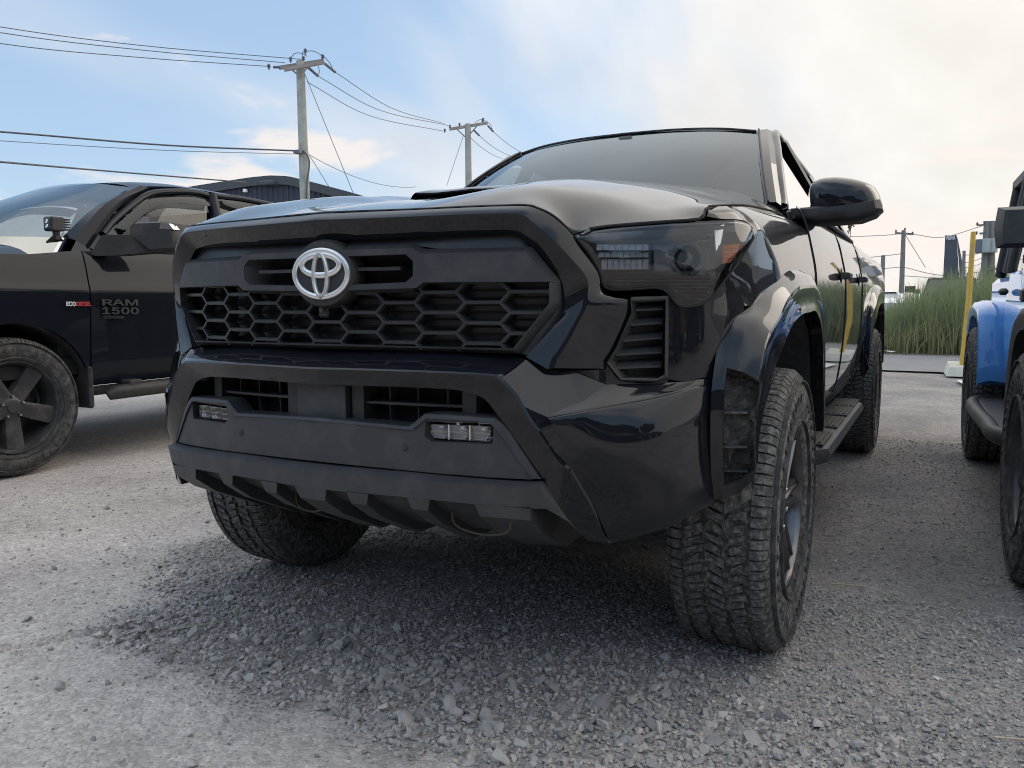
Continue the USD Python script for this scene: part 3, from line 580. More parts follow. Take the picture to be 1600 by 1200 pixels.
hl('projector_panel', hplate([(1022, 383), (1112, 376), (1112, 424), (1022, 424)], .055), M['lamp_back'])
hl('projector', mv(rot(lathe([(0, .012), (.016, .008), (.026, -.004), (.030, -.02), (.034, -.02), (.034, -.03)], 32, 'x'), 22, (0, 0, 1)), q), M['clear_side'], 40)
hl('projector_ring', mv(rot(lathe([(.031, -.01), (.036, .0), (.039, -.006), (.040, -.03)], 32, 'x'), 22, (0, 0, 1)), q), M['blade'], 40)
hl('bezel', cat(hplate([(1020, 376), (1112, 368), (1112, 374), (1020, 382)], .030), hplate([(1020, 424), (1112, 424), (1112, 430), (1020, 430)], .030), hplate([(1108, 368), (1116, 366), (1118, 436), (1108, 430)], .022)), M['housing'])
hl('side_reflector', hplate([(1116, 356), (1132, 350), (1126, 380), (1119, 392)], .030), M['chrome'])
hl('amber_marker', cat(*[hplate([(1129 + k * 0, 383 + 7.5 * k), (1161 - 5 * k, 381 + 7.5 * k), (1157 - 5 * k, 388 + 7.5 * k), (1129 + 0 * k, 389 + 7.5 * k)], .016 + .002 * (k % 2)) for k in range(4)]), M['amber'])
for k in range(7):
    y = 432 + k * 5.6; x0 = 948 if y < 450 else 1055; x1 = 1118 - (k * 2.5)
    p = np.array([hq(x, y, .02) for x in np.linspace(x0, x1, 5)])
    hl('fin', cat(gridmesh([p + [-.04, -.012, .006], p, p + [0, 0, -.0022], p + [-.04, -.012, .001]])), M['matte'])
hl('upper_blade', gridmesh(np.array([[hq(x, y0 + (x - 915) * sl, o) for x in np.linspace(x0, 1150, 9)] for y0, sl, o, x0 in ((366, -.062, .010, 912), (370, -.062, .022, 915), (377, -.062, .046, 920))])), M['blade'], True)
hl('lamp_edge', tube(dense(ht + [-.002, 0, -.006], 2), .0022, 6), M['blade'], 50)

# ---- bonnet
SE = [(502, 334), (640, 328.5), (780, 322.5), (830, 322.5), (842, 326.5), (860, 334.5), (875, 345.5), (897, 367)]
se = c0(NN(SE, -.004)); se[:, 2] += .002
edge = np.vstack([NN([(922, 356), (950, 352), (976, 349.5), (1015, 346.5), (1050, 344), (1098, 339)], 0.0), [P(1102, 327, x=.515)], [P(1107, 323, x=.49)]])
fs = np.array([P(1130, 321.5, y=.838), P(1160, 321, y=.842), P(1190, 326, y=.833), P(1210, 332, y=.821), P(1224, 339, y=.808), P(1232, 344, y=.800)])
side = np.vstack([edge, fs])
cowl = np.array([[-.640, 0, 1.382], [-.648, .2, 1.381], [-.675, .4, 1.376], [-.715, .56, 1.366], [-.745, .67, 1.350], [-.765, .75, 1.330], fs[-1] + [-.015, 0, 0]])
ctl = [[.62, 0, 1.250], [.42, 0, 1.279], [.18, 0, 1.306], [-.1, 0, 1.334], [-.4, 0, 1.362], [.62, .20, 1.248], [.42, .20, 1.278], [.18, .20, 1.306], [-.1, .20, 1.334], [-.4, .20, 1.362],
       [.755, .38, 1.228], [.69, .38, 1.250], [.60, .38, 1.270], [.46, .37, 1.297], [.30, .37, 1.322], [.1, .37, 1.344], [-.1, .37, 1.362], [-.35, .37, 1.380], [-.58, .37, 1.384], [.72, .48, 1.230], [.66, .49, 1.248], [.58, .50, 1.262], [.44, .50, 1.286], [.2, .50, 1.318], [0, .50, 1.340], [-.3, .50, 1.366], [-.55, .50, 1.378],
       [.665, .60, 1.196], [.58, .62, 1.226], [.40, .64, 1.256], [.2, .66, 1.284], [0, .66, 1.308], [-.3, .67, 1.338], [-.55, .68, 1.354], [.5, .72, 1.212], [.1, .755, 1.266], [-.2, .76, 1.292], [-.5, .75, 1.320]]
ctl = np.vstack([ctl, se, side, cowl]); _, ix = np.unique(ctl[:, :2].round(3), axis=0, return_index=True); ctl = ctl[ix]
sy = np.vstack([ctl, ctl[ctl[:, 1] > 1e-6] * [1, -1, 1]])
hf = RBFInterpolator(sy[:, :2], sy[:, 2], kernel='thin_plate_spline', smoothing=1.2e-4)
hood_z = lambda x, y: hf(np.stack([np.ravel(x), np.ravel(y)], 1)).reshape(np.shape(x))
def resample(p, n):
    p = np.asarray(p); s = np.r_[0, np.cumsum(np.linalg.norm(np.diff(p, axis=0), axis=1))]; t = np.linspace(0, s[-1], n); return np.stack([np.interp(t, s, p[:, k]) for k in range(3)], 1)
nu, nv_ = 61, 45
F_, S_, R_ = resample(dense(se, 6), nv_), resample(np.vstack([se[-1:], side]), nu), resample(dense(cowl, 4), nv_)
C_ = np.stack([np.linspace(F_[0, 0], R_[0, 0], nu), np.zeros(nu)], 1)
uu, vv = np.linspace(0, 1, nu)[:, None, None], np.linspace(0, 1, nv_)[None, :, None]
xy = (1 - uu) * F_[None, :, :2] + uu * R_[None, :, :2] + (1 - vv) * C_[:, None] + vv * S_[:, None, :2] - ((1 - uu) * (1 - vv) * F_[0, :2] + (1 - uu) * vv * F_[-1, :2] + uu * (1 - vv) * R_[0, :2] + uu * vv * R_[-1, :2])
zz = hood_z(xy[..., 0], xy[..., 1])
zz[0], zz[:, -1] = F_[:, 2], S_[:, 2]
hg = np.dstack([xy, zz]); full = np.concatenate([hg[:, :0:-1] * [1, -1, 1], hg], 1)
hood = part(T, 'hood', shell(full[:, ::-1], .012), M['paint'], 40)
# hood scoop
st = []
for x, hw, bw, dz in ((.165, .205, .225, .024), (.15, .205, .235, .029), (.05, .205, .25, .034), (-.08, .20, .26, .034), (-.22, .185, .26, .027), (-.36, .16, .25, .015), (-.5, .12, .22, .002), (-.54, .10, .2, -.006)):
    ys = np.array([-bw, -(bw * .5 + hw * .5), -hw, -hw * .6, 0, hw * .6, hw, bw * .5 + hw * .5, bw]); zb_ = hood_z(np.full(9, x), ys)
    hh = np.array([-.004, .45 * dz, dz, dz * 1.1, dz * 1.14, dz * 1.1, dz, .45 * dz, -.004]); st.append(np.stack([np.full(9, x), ys, zb_ + hh], 1))
sc = gridmesh(rows([dense(s, 2) for s in st], 3, True))
scoop = part(T, 'hood_scoop', sc, M['paint'], 50)
ys = np.linspace(-.2, .2, 15); zb_ = hood_z(np.full(15, .15), ys)
part(scoop, 'mouth', gridmesh([np.stack([np.full(15, .168), ys, zb_ + .025], 1), np.stack([np.full(15, .166), ys, zb_ + .021], 1), np.stack([np.full(15, .09), ys, zb_ + .018], 1), np.stack([np.full(15, .12), ys, zb_ + .002], 1), np.stack([np.full(15, .17), ys, zb_ + .001], 1)]), M['black_plastic'], 30)

# ---- side of the body
yside = PchipInterpolator([.40, .50, .56, .62, .75, .90, 1.05, 1.18, 1.25, 1.30, 1.34], [.80, .85, .885, .905, .922, .931, .930, .908, .888, .862, .83])
belt = lambda x: np.interp(x, [-4.5, -2.5, -1.6, -.56], [1.245, 1.285, 1.30, 1.305])
FOa = [(.52, .53), (.545, .68), (.535, .81), (.45, .945), (.37, .978), (.28, 1.018), (.10, 1.064), (-.07, 1.075), (-.36, 1.068), (-.55, .99), (-.64, .85), (-.68, .68), (-.69, .55)]
FMa = [(.512, .60), (.518, .68), (.505, .78), (.45, .885), (.34, .942), (.22, .985), (.05, 1.014), (-.11, 1.020), (-.33, 1.013), (-.48, .94), (-.57, .80), (-.60, .66), (-.61, .54)]
FAa = [(.494, .615), (.494, .66), (.472, .71), (.39, .815), (.30, .88), (.19, .922), (.03, .948), (-.12, .953), (-.29, .950), (-.43, .89), (-.50, .78), (-.535, .66), (-.55, .54)]
def flare(dx, yfront, cut=0):
    o = np.array([[x + dx, yfront(x), z] for x, z in FOa]); m = np.array([[x + dx, .966 - max(0, x - .35) * .10, z] for x, z in FMa]); a = np.array([[x + dx, .970 - max(0, x - .3) * .10, z] for x, z in FAa])
    o2 = o * .72 + m * .28; o2[:, 1] = o[:, 1] * .45 + m[:, 1] * .55; m2 = o * .22 + m * .78; m2[:, 1] = o[:, 1] * .06 + m[:, 1] * .94 + .001
    D5 = lambda c: dense(c, 5); k = cut
    if not k: return gridmesh(rows([D5(c) for c in (o + [0, -.02, 0], o, o2, m2, m, a * .5 + m * .5 - [0, .004, 0], a, a - [0, .08, 0])], 2))
    od, o2d, m2d, md = D5(o), D5(o2), D5(m2), D5(m); f1 = od * .80 + o2d * .20; f2 = m2d * .55 + md * .45
    seg = lambda cs, s: gridmesh(rows([c[s] for c in cs], 2)); full = slice(0, None); up = slice(k, None); bot = slice(0, 2); inn = np.array([-.055, -.010, 0])
    return cat(seg([D5(o + [0, -.02, 0]), od, f1], full), seg([f2, md, D5(a * .5 + m * .5 - [0, .004, 0]), D5(a)], full), seg([D5(a), D5(a - [0, .08, 0])], slice(10, None)), seg([f1, o2d, m2d, f2], up), seg([f1, o2d, m2d, f2], bot),
               ), cat(seg([f1 + inn, f1 - [.001, 0, 0]], slice(1, k + 1)), seg([f2 - [.001, 0, 0], f2 + inn], slice(1, k + 1)), gridmesh(np.array([[c[k] + inn for c in (f1, o2d, m2d, f2)], [c[k] - [.001, 0, 0] for c in (f1, o2d, m2d, f2)]])), gridmesh(np.array([[c[1] + inn for c in (f1, o2d, m2d, f2)], [c[1] - [.001, 0, 0] for c in (f1, o2d, m2d, f2)]]))), (f1[1:k + 1] + inn, f2[1:k + 1] + inn)
yf = lambda x: float(np.interp(x, [-.36, -.07, .10, .28, .37, .45, .54], [.93, .928, .917, .902, .892, .878, .872]))
fl_, dwall, (duct1, duct2) = flare(0, yf, 11); duct1, duct2 = [np.vstack([q[:1] + [0, 0, -.08], q]) for q in (duct1, duct2)]
lr('front_wheel_flare', fl_, M['paint'], 55)
lr('rear_wheel_flare', flare(-3.35, lambda x: .925), M['paint'], 38)
# fender: between bonnet seam, lamp, flare and door
zo = PchipInterpolator([-.66, -.55, -.36, -.07, .10, .28, .37, .45], [.85, .99, 1.066, 1.074, 1.064, 1.018, .978, .945])
rowsf = []
topf = np.vstack([[P(1107, 323.5, x=.49)], fs])
zt = PchipInterpolator(topf[::-1][np.r_[True, np.diff(topf[::-1, 0]) > 1e-4]][:, 0], topf[::-1][np.r_[True, np.diff(topf[::-1, 0]) > 1e-4]][:, 2])
yt = PchipInterpolator(topf[::-1][np.r_[True, np.diff(topf[::-1, 0]) > 1e-4]][:, 0], topf[::-1][np.r_[True, np.diff(topf[::-1, 0]) > 1e-4]][:, 1])
noseinv = PchipInterpolator([.0, .12, .33, .42, .495, .57], [.945, .935, .91, .89, .86, .80])
xs = np.linspace(.345, -.562, 40); cols = []
for x in xs:
    za, zbm = float(zt(x)), float(zo(x)) - .012; s = np.linspace(0, 1, 14); z = za + (zbm - za) * s
    y0 = float(yt(x)); z1 = za - .075; y1 = float(yside(z1)); tt = np.clip((z - z1) / (za - z1), 0, 1); y = np.where(z < z1, yside(z), y1 + (y0 - y1) * tt ** 2)
    y = np.minimum(y, float(noseinv(max(x, 0))) if x > 0 else .94)
    cols.append(np.stack([np.full(14, x), y, z], 1))
fend = gridmesh(np.array(cols))
tipU = NN([(1104, 338), (1128, 342), (1150, 342.5), (1166, 346), (1177, 356)], 0.0)
tipT = np.array([P(1104, 328, x=.505), P(1118, 323, x=.46), P(1135, 322, x=.42), np.array([.385, float(yt(.385)), float(zt(.385))]), np.array([.345, float(yt(.345)), float(zt(.345))])])
brow = loft([tipT, tipT * .5 + tipU * .5 + [.006, .006, .004], tipU], per=3, cross=2)
col0 = cols[0]
lampR = np.vstack([col0[:1], tipU[-1:], NN([(1178.5, 362), (1178.5, 371), (1163, 397), (1141, 428), (1137, 434)], 0.0), P(1150, 453, y=.878)[None], P(1163, 478, y=.892)[None]])
tri = gridmesh(rows([resample(lampR, 14), col0], 5))
lr('fender', cat(fend, brow, tri), M['paint'], 40)
def sidepanel(x0, x1, zlo, zhi, n=24, arch=None, bow=.0):
    cols = []
    for x in np.linspace(x0, x1, n):
        a, b = (zlo(x) if callable(zlo) else zlo), (zhi(x) if callable(zhi) else zhi)
        z = np.linspace(a, b, 22); cols.append(np.stack([np.full(22, x), yside(z) + bow * math.sin(math.pi * (x - x0) / (x1 - x0)), z], 1))
    return shell(np.array(cols), .003)
low = lambda x: .565
lr('front_door', sidepanel(-.567, -1.545, lambda x: max(.565, np.interp(x, [-.70, -.66, -.60, -.56], [.565, .68, .90, .95])), lambda x: belt(x)), M['paint'], 40)
lr('rear_door', sidepanel(-1.556, -2.42, lambda x: .565, belt), M['paint'], 40)
lr('cab_corner', sidepanel(-2.43, -2.53, lambda x: .565, belt, 4), M['paint'], 40)
rz = PchipInterpolator([-4.03, -3.97, -3.88, -3.68, -3.42, -3.16, -2.93, -2.79, -2.73, -2.71], [.55, .85, .97, 1.055, 1.065, 1.055, .97, .85, .70, .55])
bedlow = lambda x: float(rz(x)) - .01 if -4.03 < x < -2.71 else .56
lr('bed_side', sidepanel(-2.55, -4.46, bedlow, lambda x: belt(x) - .005, 60), M['paint'], 40)
lr('rocker', loft([[(-.62, yside(.56) - .012, .565), (-2.70, yside(.56) - .012, .565)], [(-.62, .85, .50), (-2.70, .85, .50)], [(-.62, .80, .44), (-2.70, .80, .44)]], per=2), M['black_plastic'], 30)
for n_, x in (('door_handle', -1.36), ('door_handle', -2.22)):
    z = 1.085; y = float(yside(z)); hd = hull([[x + a * .075, y + .028 + (.006 if abs(a) < .9 else -.02), z + b * .014] for a in (-1, -.8, .8, 1) for b in (-1, 1)] + [[x + a * .06, y + .042, z + b * .008] for a in (-1, 1) for b in (-1, 1)])
    cup = mv(rot(lathe([(0, .004), (.03, .004), (.036, .001)], 24, 'y'), 0, (0, 1, 0)), (x, y, z))
    lr(n_, cat(hd, cup), M['black_plastic'], 40)

# ---- cab: windscreen, pillars, side glass, roof
WT = np.array([[-1.265, 0, 1.752], [-1.275, .2, 1.75], [-1.30, .4, 1.738], P(1182, 206, x=-1.335)]); WT[:3, 2] = [P(px, py, x=a)[2] for px, py, a in ((1001, 213, -1.265), (1060, 210, -1.275), (1125, 207, -1.30))]
WT[1, 1], WT[2, 1] = P(1060, 210, x=-1.275)[1], P(1125, 207, x=-1.30)[1]; WT[0, 1] = P(1001, 213, x=-1.265)[1]
ytop, ztop = WT[-1, 1], WT[-1, 2]
WT = np.array([[-1.262, 0, ztop + .030], [-1.268, ytop * .4, ztop + .027], [-1.292, ytop * .75, ztop + .016], [-1.335, ytop, ztop]])
wb = P(1196, 305, x=-.735)
WB = np.array([[-.56, 0, 1.352], [-.575, .3, 1.351], [-.63, .55, 1.347], [-.74, wb[1], 1.335]])
wsg = rows([dense(WT, 5), dense(WB, 5)], 8); uu_ = np.linspace(0, 1, 9)[:, None]; wsg[..., 0] += .035 * np.sin(np.pi * uu_); wsg[..., 2] += .012 * np.sin(np.pi * uu_)
part(T, 'windscreen', both(gridmesh(wsg)), M['tint'], True)
pA = np.array([[-1.335, ytop, ztop], [-1.18, ytop + .035, ztop - .085], [-1.0, (ytop + wb[1]) / 2 + .02, (ztop + 1.335) / 2 + .02], [-.86, wb[1] - .035, 1.405], [-.74, wb[1], 1.335]])
edge_ws = wsg[:, -1][::2]
po1 = edge_ws + [-.004, .012, .008]
top_out = P(1209, 206, x=-1.36); bot_out = P(1222, 322, x=-.80)
oo = np.linspace(0, 1, len(edge_ws))[:, None]; po2 = top_out * (1 - oo) + bot_out * oo; po2[:, 2] += .016 * np.sin(np.pi * oo[:, 0]); po2[:, 0] += .02 * np.sin(np.pi * oo[:, 0])
lr('a_pillar', loft([edge_ws, po1, po1 * .55 + po2 * .45 + [.004, .006, .006], po2, po2 + [-.05, -.03, -.01]], per=3), M['paint'], 30)
tr = po1 * .93 + po2 * .07
lr('windscreen_trim', tube(dense(WT + [.004, 0, .003], 5), .005, 6), M['black_plastic'], 40); lr('windscreen_trim', tube(dense(po1 + [.002, -.003, .003], 2), .0045, 6), M['black_plastic'], 40)
rail = np.array([top_out, [-1.55, top_out[1] + .005, top_out[2] + .012], P(1240, 243, x=-1.9), P(1268, 279, x=-2.42)]); rail[1, 2] = (rail[0, 2] * .6 + rail[2, 2] * .4) + .008
beltl = np.array([[-.80, .845, 1.318], [-1.2, .868, 1.303], [-1.9, .868, 1.296], [-2.46, .862, 1.288]])
# roof
rt = []
for x, yy, zz_, cz in ((-1.335, ytop, ztop, .030), (-1.36, top_out[1] - .01, top_out[2] + .004, .036), (-1.6, rail[1, 1], rail[1, 2], .046), (-1.9, rail[2, 1], rail[2, 2], .052), (-2.2, (rail[2, 1] + rail[3, 1]) / 2, (rail[2, 2] + rail[3, 2]) / 2, .072), (-2.44, rail[3, 1], rail[3, 2], .05), (-2.50, rail[3, 1] - .02, rail[3, 2] - .02, .03)):
    s = np.linspace(-1, 1, 21); rt.append(np.stack([np.full(21, x) + (0.073 * (1 - s**2) if x > -1.34 else .04 * (1 - s**2) * (x > -1.5)), yy * s, zz_ + cz * (1 - s**2)], 1))
part(T, 'roof', shell(rows(rt, 4, True)[:, ::-1], .03), M['paint'], 40)
# door window frames and glass (front, rear), back of the cab
def glassline(a): 
    t = (a - (-.80)) / (-2.46 + .80); b = np.array([a, np.interp(a, beltl[::-1, 0], beltl[::-1, 1]), np.interp(a, beltl[::-1, 0], beltl[::-1, 2])])
    return b
def railpt(a): return np.array([a, np.interp(a, rail[::-1, 0], rail[::-1, 1]), np.interp(a, rail[::-1, 0], rail[::-1, 2])])
ptop = lambda f: po2[int(round((1 - f) * (len(po2) - 1)))]
def bar(a, b, w, mat, name, off=.004):
    a, b = np.array(a), np.array(b); s = np.linspace(0, 1, 6)[:, None]; c = a + (b - a) * s
    lr(name, cat(gridmesh([c + [w, off, 0], c + [w * .6, off + .006, 0], c + [-w * .6, off + .006, 0], c + [-w, off, 0], c + [-w, off - .03, 0]])), mat, 40)
fgl = [po2[0] * .9 + po2[-1] * .1 + [-.03, -.005, -.02], po2[-1] + [-.06, .005, .0], glassline(-1.52) + [0, -.004, .004], railpt(-1.56) + [0, .0, -.03]]
lr('front_door_glass', gridmesh(rows([dense([fgl[0], fgl[1]], 6, False), dense([fgl[3], fgl[2]], 6, False)], 8)), M['glass'], True)
rgl = [railpt(-1.64) + [0, 0, -.03], glassline(-1.60) + [0, -.004, .004], glassline(-2.38) + [0, -.004, .004], railpt(-2.24) + [0, 0, -.03]]
lr('rear_door_glass', gridmesh(rows([dense([rgl[0], rgl[1]], 6, False), dense([rgl[3], rgl[2]], 6, False)], 8)), M['privacy'], True)
bar(railpt(-1.58) + [0, .004, 0], glassline(-1.56) + [0, .004, 0], .05, M['black_plastic'], 'b_pillar')
bar(railpt(-2.33), glassline(-2.46), .085, M['paint'], 'c_pillar')
fr_ = np.array([po2[-1] + [-.02, 0, .0]] + [po2[k] + [-.025, 0, -.004] for k in range(len(po2) - 1, -1, -1)] + [railpt(a) + [0, 0, -.012] for a in (-1.5, -1.7, -1.9, -2.1, -2.3, -2.40)])
lr('door_frame', tube(dense(fr_, 3), .020, 8), M['paint'], 50)
lr('weatherstrip', tube(dense(fr_ + [-.012, -.004, -.026], 3), .008, 6), M['black_plastic'], 50)
lr('belt_moulding', tube(np.array([glassline(a) + [0, .006, .002] for a in np.linspace(-.85, -2.42, 12)]), .010, 6), M['black_plastic'], 50)
bp_ = rows([[[-2.50, y, railpt(-2.42)[2] - .03] for y in np.linspace(-rail[3, 1] + .03, rail[3, 1] - .03, 9)], [[-2.53, y, 1.28] for y in np.linspace(-.86, .86, 9)]], 5)
part(T, 'rear_window', gridmesh(bp_), M['privacy'], True)
part(T, 'cab_back', gridmesh(rows([[[-2.53, y, 1.28] for y in (-.87, 0, .87)], [[-2.53, y, .5] for y in (-.85, 0, .85)]], 2)), M['paint'])
# cowl between bonnet and glass
part(T, 'cowl', both(loft([cowl + [.03, 0, -.02], cowl[:, :] + [-.03, 0, -.03], np.array([[-.50, 0, 1.33], [-.52, .2, 1.33], [-.55, .4, 1.328], [-.62, .56, 1.325], [-.70, .68, 1.32], [-.76, .76, 1.31], [-.82, .83, 1.30]])], per=3)), M['black_plastic'], 40)
for y0 in (-.05, .52):
    part(T, 'wiper', tube(dense([[-.60, y0, 1.372], [-.63, y0 - .1, 1.382], [-.68, y0 - .48, 1.385 - (.01 if y0 < 0 else 0)]], 4), .007, 6), M['black_plastic'], 50)
# inside
part(T, 'dashboard', loft([[(-.62, -.70, 1.26), (-.60, 0, 1.27), (-.62, .70, 1.26)], [(-.95, -.72, 1.29), (-.93, 0, 1.30), (-.95, .72, 1.29)], [(-1.05, -.72, 1.20), (-1.03, 0, 1.22), (-1.05, .72, 1.20)], [(-1.0, -.72, .7), (-1.0, 0, .7), (-1.0, .72, .7)]], per=4), M['seat'], 40)
part(T, 'cab_floor', cat(box((-1.6, 0, .62), (2.0, 1.7, .06)), box((-.60, 0, .9), (.04, 1.66, .74))), M['dark'])
for y in (-.38, .38):
    part(T, 'seat', cat(box((-1.55, y, .92), (.5, .5, .16), .05), rot(box((-1.80, y, 1.22), (.14, .48, .62), .05), -14, (0, 1, 0), (-1.80, y, .95)), box((-1.90, y, 1.56), (.09, .26, .17), .03)), M['seat'], 40)
part(T, 'rear_bench', cat(box((-2.2, 0, .92), (.45, 1.35, .16), .05), box((-2.42, 0, 1.2), (.12, 1.3, .6), .05)), M['seat'], 40)
sw = trimesh.creation.torus(.18, .014, major_sections=32, minor_sections=8); sw = rot(TM(sw.vertices, sw.faces), 62, (0, 1, 0))
part(T, 'steering_wheel', mv(sw, (-1.22, .38, 1.24)), M['black_plastic'], 50)
part(T, 'rear_view_mirror', cat(box((-1.24, .02, 1.645), (.03, .22, .060), .014), box((-1.22, .02, 1.695), (.08, .08, .05), .015)), M['black_plastic'], 40)
part(T, 'headliner', gridmesh(rows([r * [1, .96, 1] + [0, 0, -.045] for r in rt], 1)), M['headliner'], True)

# ---- door mirrors
MO = [(1266, 343), (1263, 318), (1264, 295), (1272, 283), (1290, 277), (1320, 277), (1350, 283), (1368, 293), (1377, 314), (1378, 328), (1368, 338), (1345, 346), (1310, 349), (1275, 351)]
mo = np.array([P(a, b, x=-.78) for a, b in MO]); mc = mo.mean(0)
def mring(s, dx, dz=0): r = mc + (mo - mc) * s; r[:, 0] = -.78 + dx; r[:, 2] += dz; return np.vstack([r, r[:1]])
mg = gridmesh(np.array([dense(mring(*a), 2) for a in ((.02, .098), (.35, .096), (.62, .086), (.82, .066), (.94, .034), (1.0, -.01), (1.0, -.06), (.96, -.085), (.90, -.085), (.88, -.07), (.02, -.07))]))
mirA, mirB = lr('door_mirror', mg, M['paint'], 45)
lo = [i for i in range(len(MO))]
low_o = np.array([P(a, b, x=-.78) for a, b in [(1240, 345), (1239, 328), (1264, 326), (1300, 322), (1340, 318), (1376, 314), (1379, 328), (1368, 339), (1345, 347.5), (1310, 350.5), (1275, 352)]])
lc = low_o.mean(0)
def lring(s, dx): r = lc + (low_o - lc) * s; r[:, 0] = -.78 + dx; return np.vstack([r, r[:1]])
lg = gridmesh(np.array([dense(lring(*a), 2, False) for a in ((.02, .099), (.6, .097), (.88, .084), (1.0, .055), (1.005, -.02), (1.0, -.075), (.5, -.075))]))
for par, k in ((mirA, 1), (mirB, -1)):
    f = (lambda m: m) if k > 0 else mir
    part(par, 'lower_shell', f(lg), M['black_plastic'], 40)
    part(par, 'arm', f(hull([P(a, b, x=-.78) + [dx, 0, 0] for a, b in ((1234, 328), (1268, 326), (1272, 348), (1240, 347)) for dx in (-.045, .02)] + [[-.72, .80, 1.30], [-.86, .80, 1.30], [-.72, .82, 1.25]])), M['black_plastic'], 40)
    part(par, 'mirror_foot', f(hull([P(a, b, x=-.78) + [dx, 0, 0] for a, b in ((1222, 342), (1236, 344), (1252, 372), (1246, 381), (1232, 372)) for dx in (-.05, .04)])), M['black_plastic'], 40)
    part(par, 'mirror_glass', f(gridmesh([[mc + (mo[i] - mc) * s + [-.072 - .0, 0, 0] for i in list(range(len(mo))) + [0]] for s in (.02, .85)])), M['chrome'])

# ---- bed: floor, tailgate, rear bumper
part(T, 'bed_floor', cat(box((-3.5, 0, .80), (1.9, 1.6, .05)), box((-2.58, 0, 1.0), (.04, 1.66, .5))), M['black_plastic'])
part(T, 'tailgate', box((-4.45, 0, .98), (.06, 1.66, .54), .015), M['paint'], 40)
lr('tail_lamp', box((-4.42, .84, 1.04), (.10, .12, .36), .02), M['red'], 40)
part(T, 'rear_bumper', box((-4.56, 0, .60), (.16, 1.80, .20), .03), M['black_plastic'], 40)
part(T, 'frame', cat(box((-1.9, .42, .50), (5.0, .10, .14)), box((-1.9, -.42, .50), (5.0, .10, .14)), box((-1.3, 0, .52), (1.9, 1.5, .06)), box((.25, 0, .60), (.9, 1.0, .2)), box((-3.35, 0, .41), (.12, 1.3, .12), .04), box((0, 0, .40), (.14, 1.3, .10), .03)), M['dark'])
part(T, 'skid_plate', gridmesh([[(.70, -.42, .45), (.70, .42, .45)], [(.30, -.40, .34), (.30, .40, .34)], [(-.3, -.36, .34), (-.3, .36, .34)]]), M['black_plastic'])
for dx in (0, -3.35):
    arc = np.array([[x * .97 + dx, z - .004] for x, z in FAa]); arc = np.vstack([arc, [[-.54 + dx, .44]]])
    lr('wheel_well', cat(gridmesh([[(x, y, z) for x, z in arc] for y in (.93, .88, .75, .55)]), gridmesh([[(x, .56, z) for x, z in arc], [(dx, .56, .62) for _ in arc]])), M['liner'], 40)
lr('duct_wall', dwall, M['black_plastic'])
dg = rows([dense(duct1, 4, False), dense(duct2, 4, False)], 14); dv_ = dg.copy(); dv_[..., 0] += .014 * (meshkit.fbm(dg * 120, 3, 4) - .35)
lr('splash_panel', gridmesh(dv_), M['mud'])
for u_ in (.2, .45, .7):
    a = duct1[int(u_ * (len(duct1) - 1))]; b = a + [-.01, .055, .002]; lr('splash_rib', hull([q + [dx, 0, dz] for q in (a, b) for dx in (-.003, .018) for dz in (-.003, .002)]), M['mud'])
# running boards
for_b = []
def board():
    pr = [(.83, .455), (.845, .475), (.95, .472), (.975, .462), (.985, .440), (.975, .415), (.95, .405), (.85, .41)]
    xs_ = [-.60, -.66, -1.4, -2.08, -2.14]; ins = [.06, 0, 0, 0, .06]
    g = [[(x, y - i * (y - .80) / .19, z) for y, z in pr + pr[:1]] for x, i in zip(xs_, ins)]
    return cat(gridmesh(g), hull([g[0][k] for k in range(8)] + [(-.602, .9, .44)]), hull([g[-1][k] for k in range(8)] + [(-2.138, .9, .44)]))
ba, bb = lr('running_board', board(), M['matte'], 30)
for x0 in (-.80, -1.24, -1.62, -1.95):
    for par, f in ((ba, lambda m: m), (bb, mir)):
        part(par, 'step_pad', f(cat(box((x0, .915, .476), (.30, .09, .008), .003), *[box((x0, .885 + .02 * k, .481), (.27, .006, .006)) for k in range(4)])), M['black_plastic'])

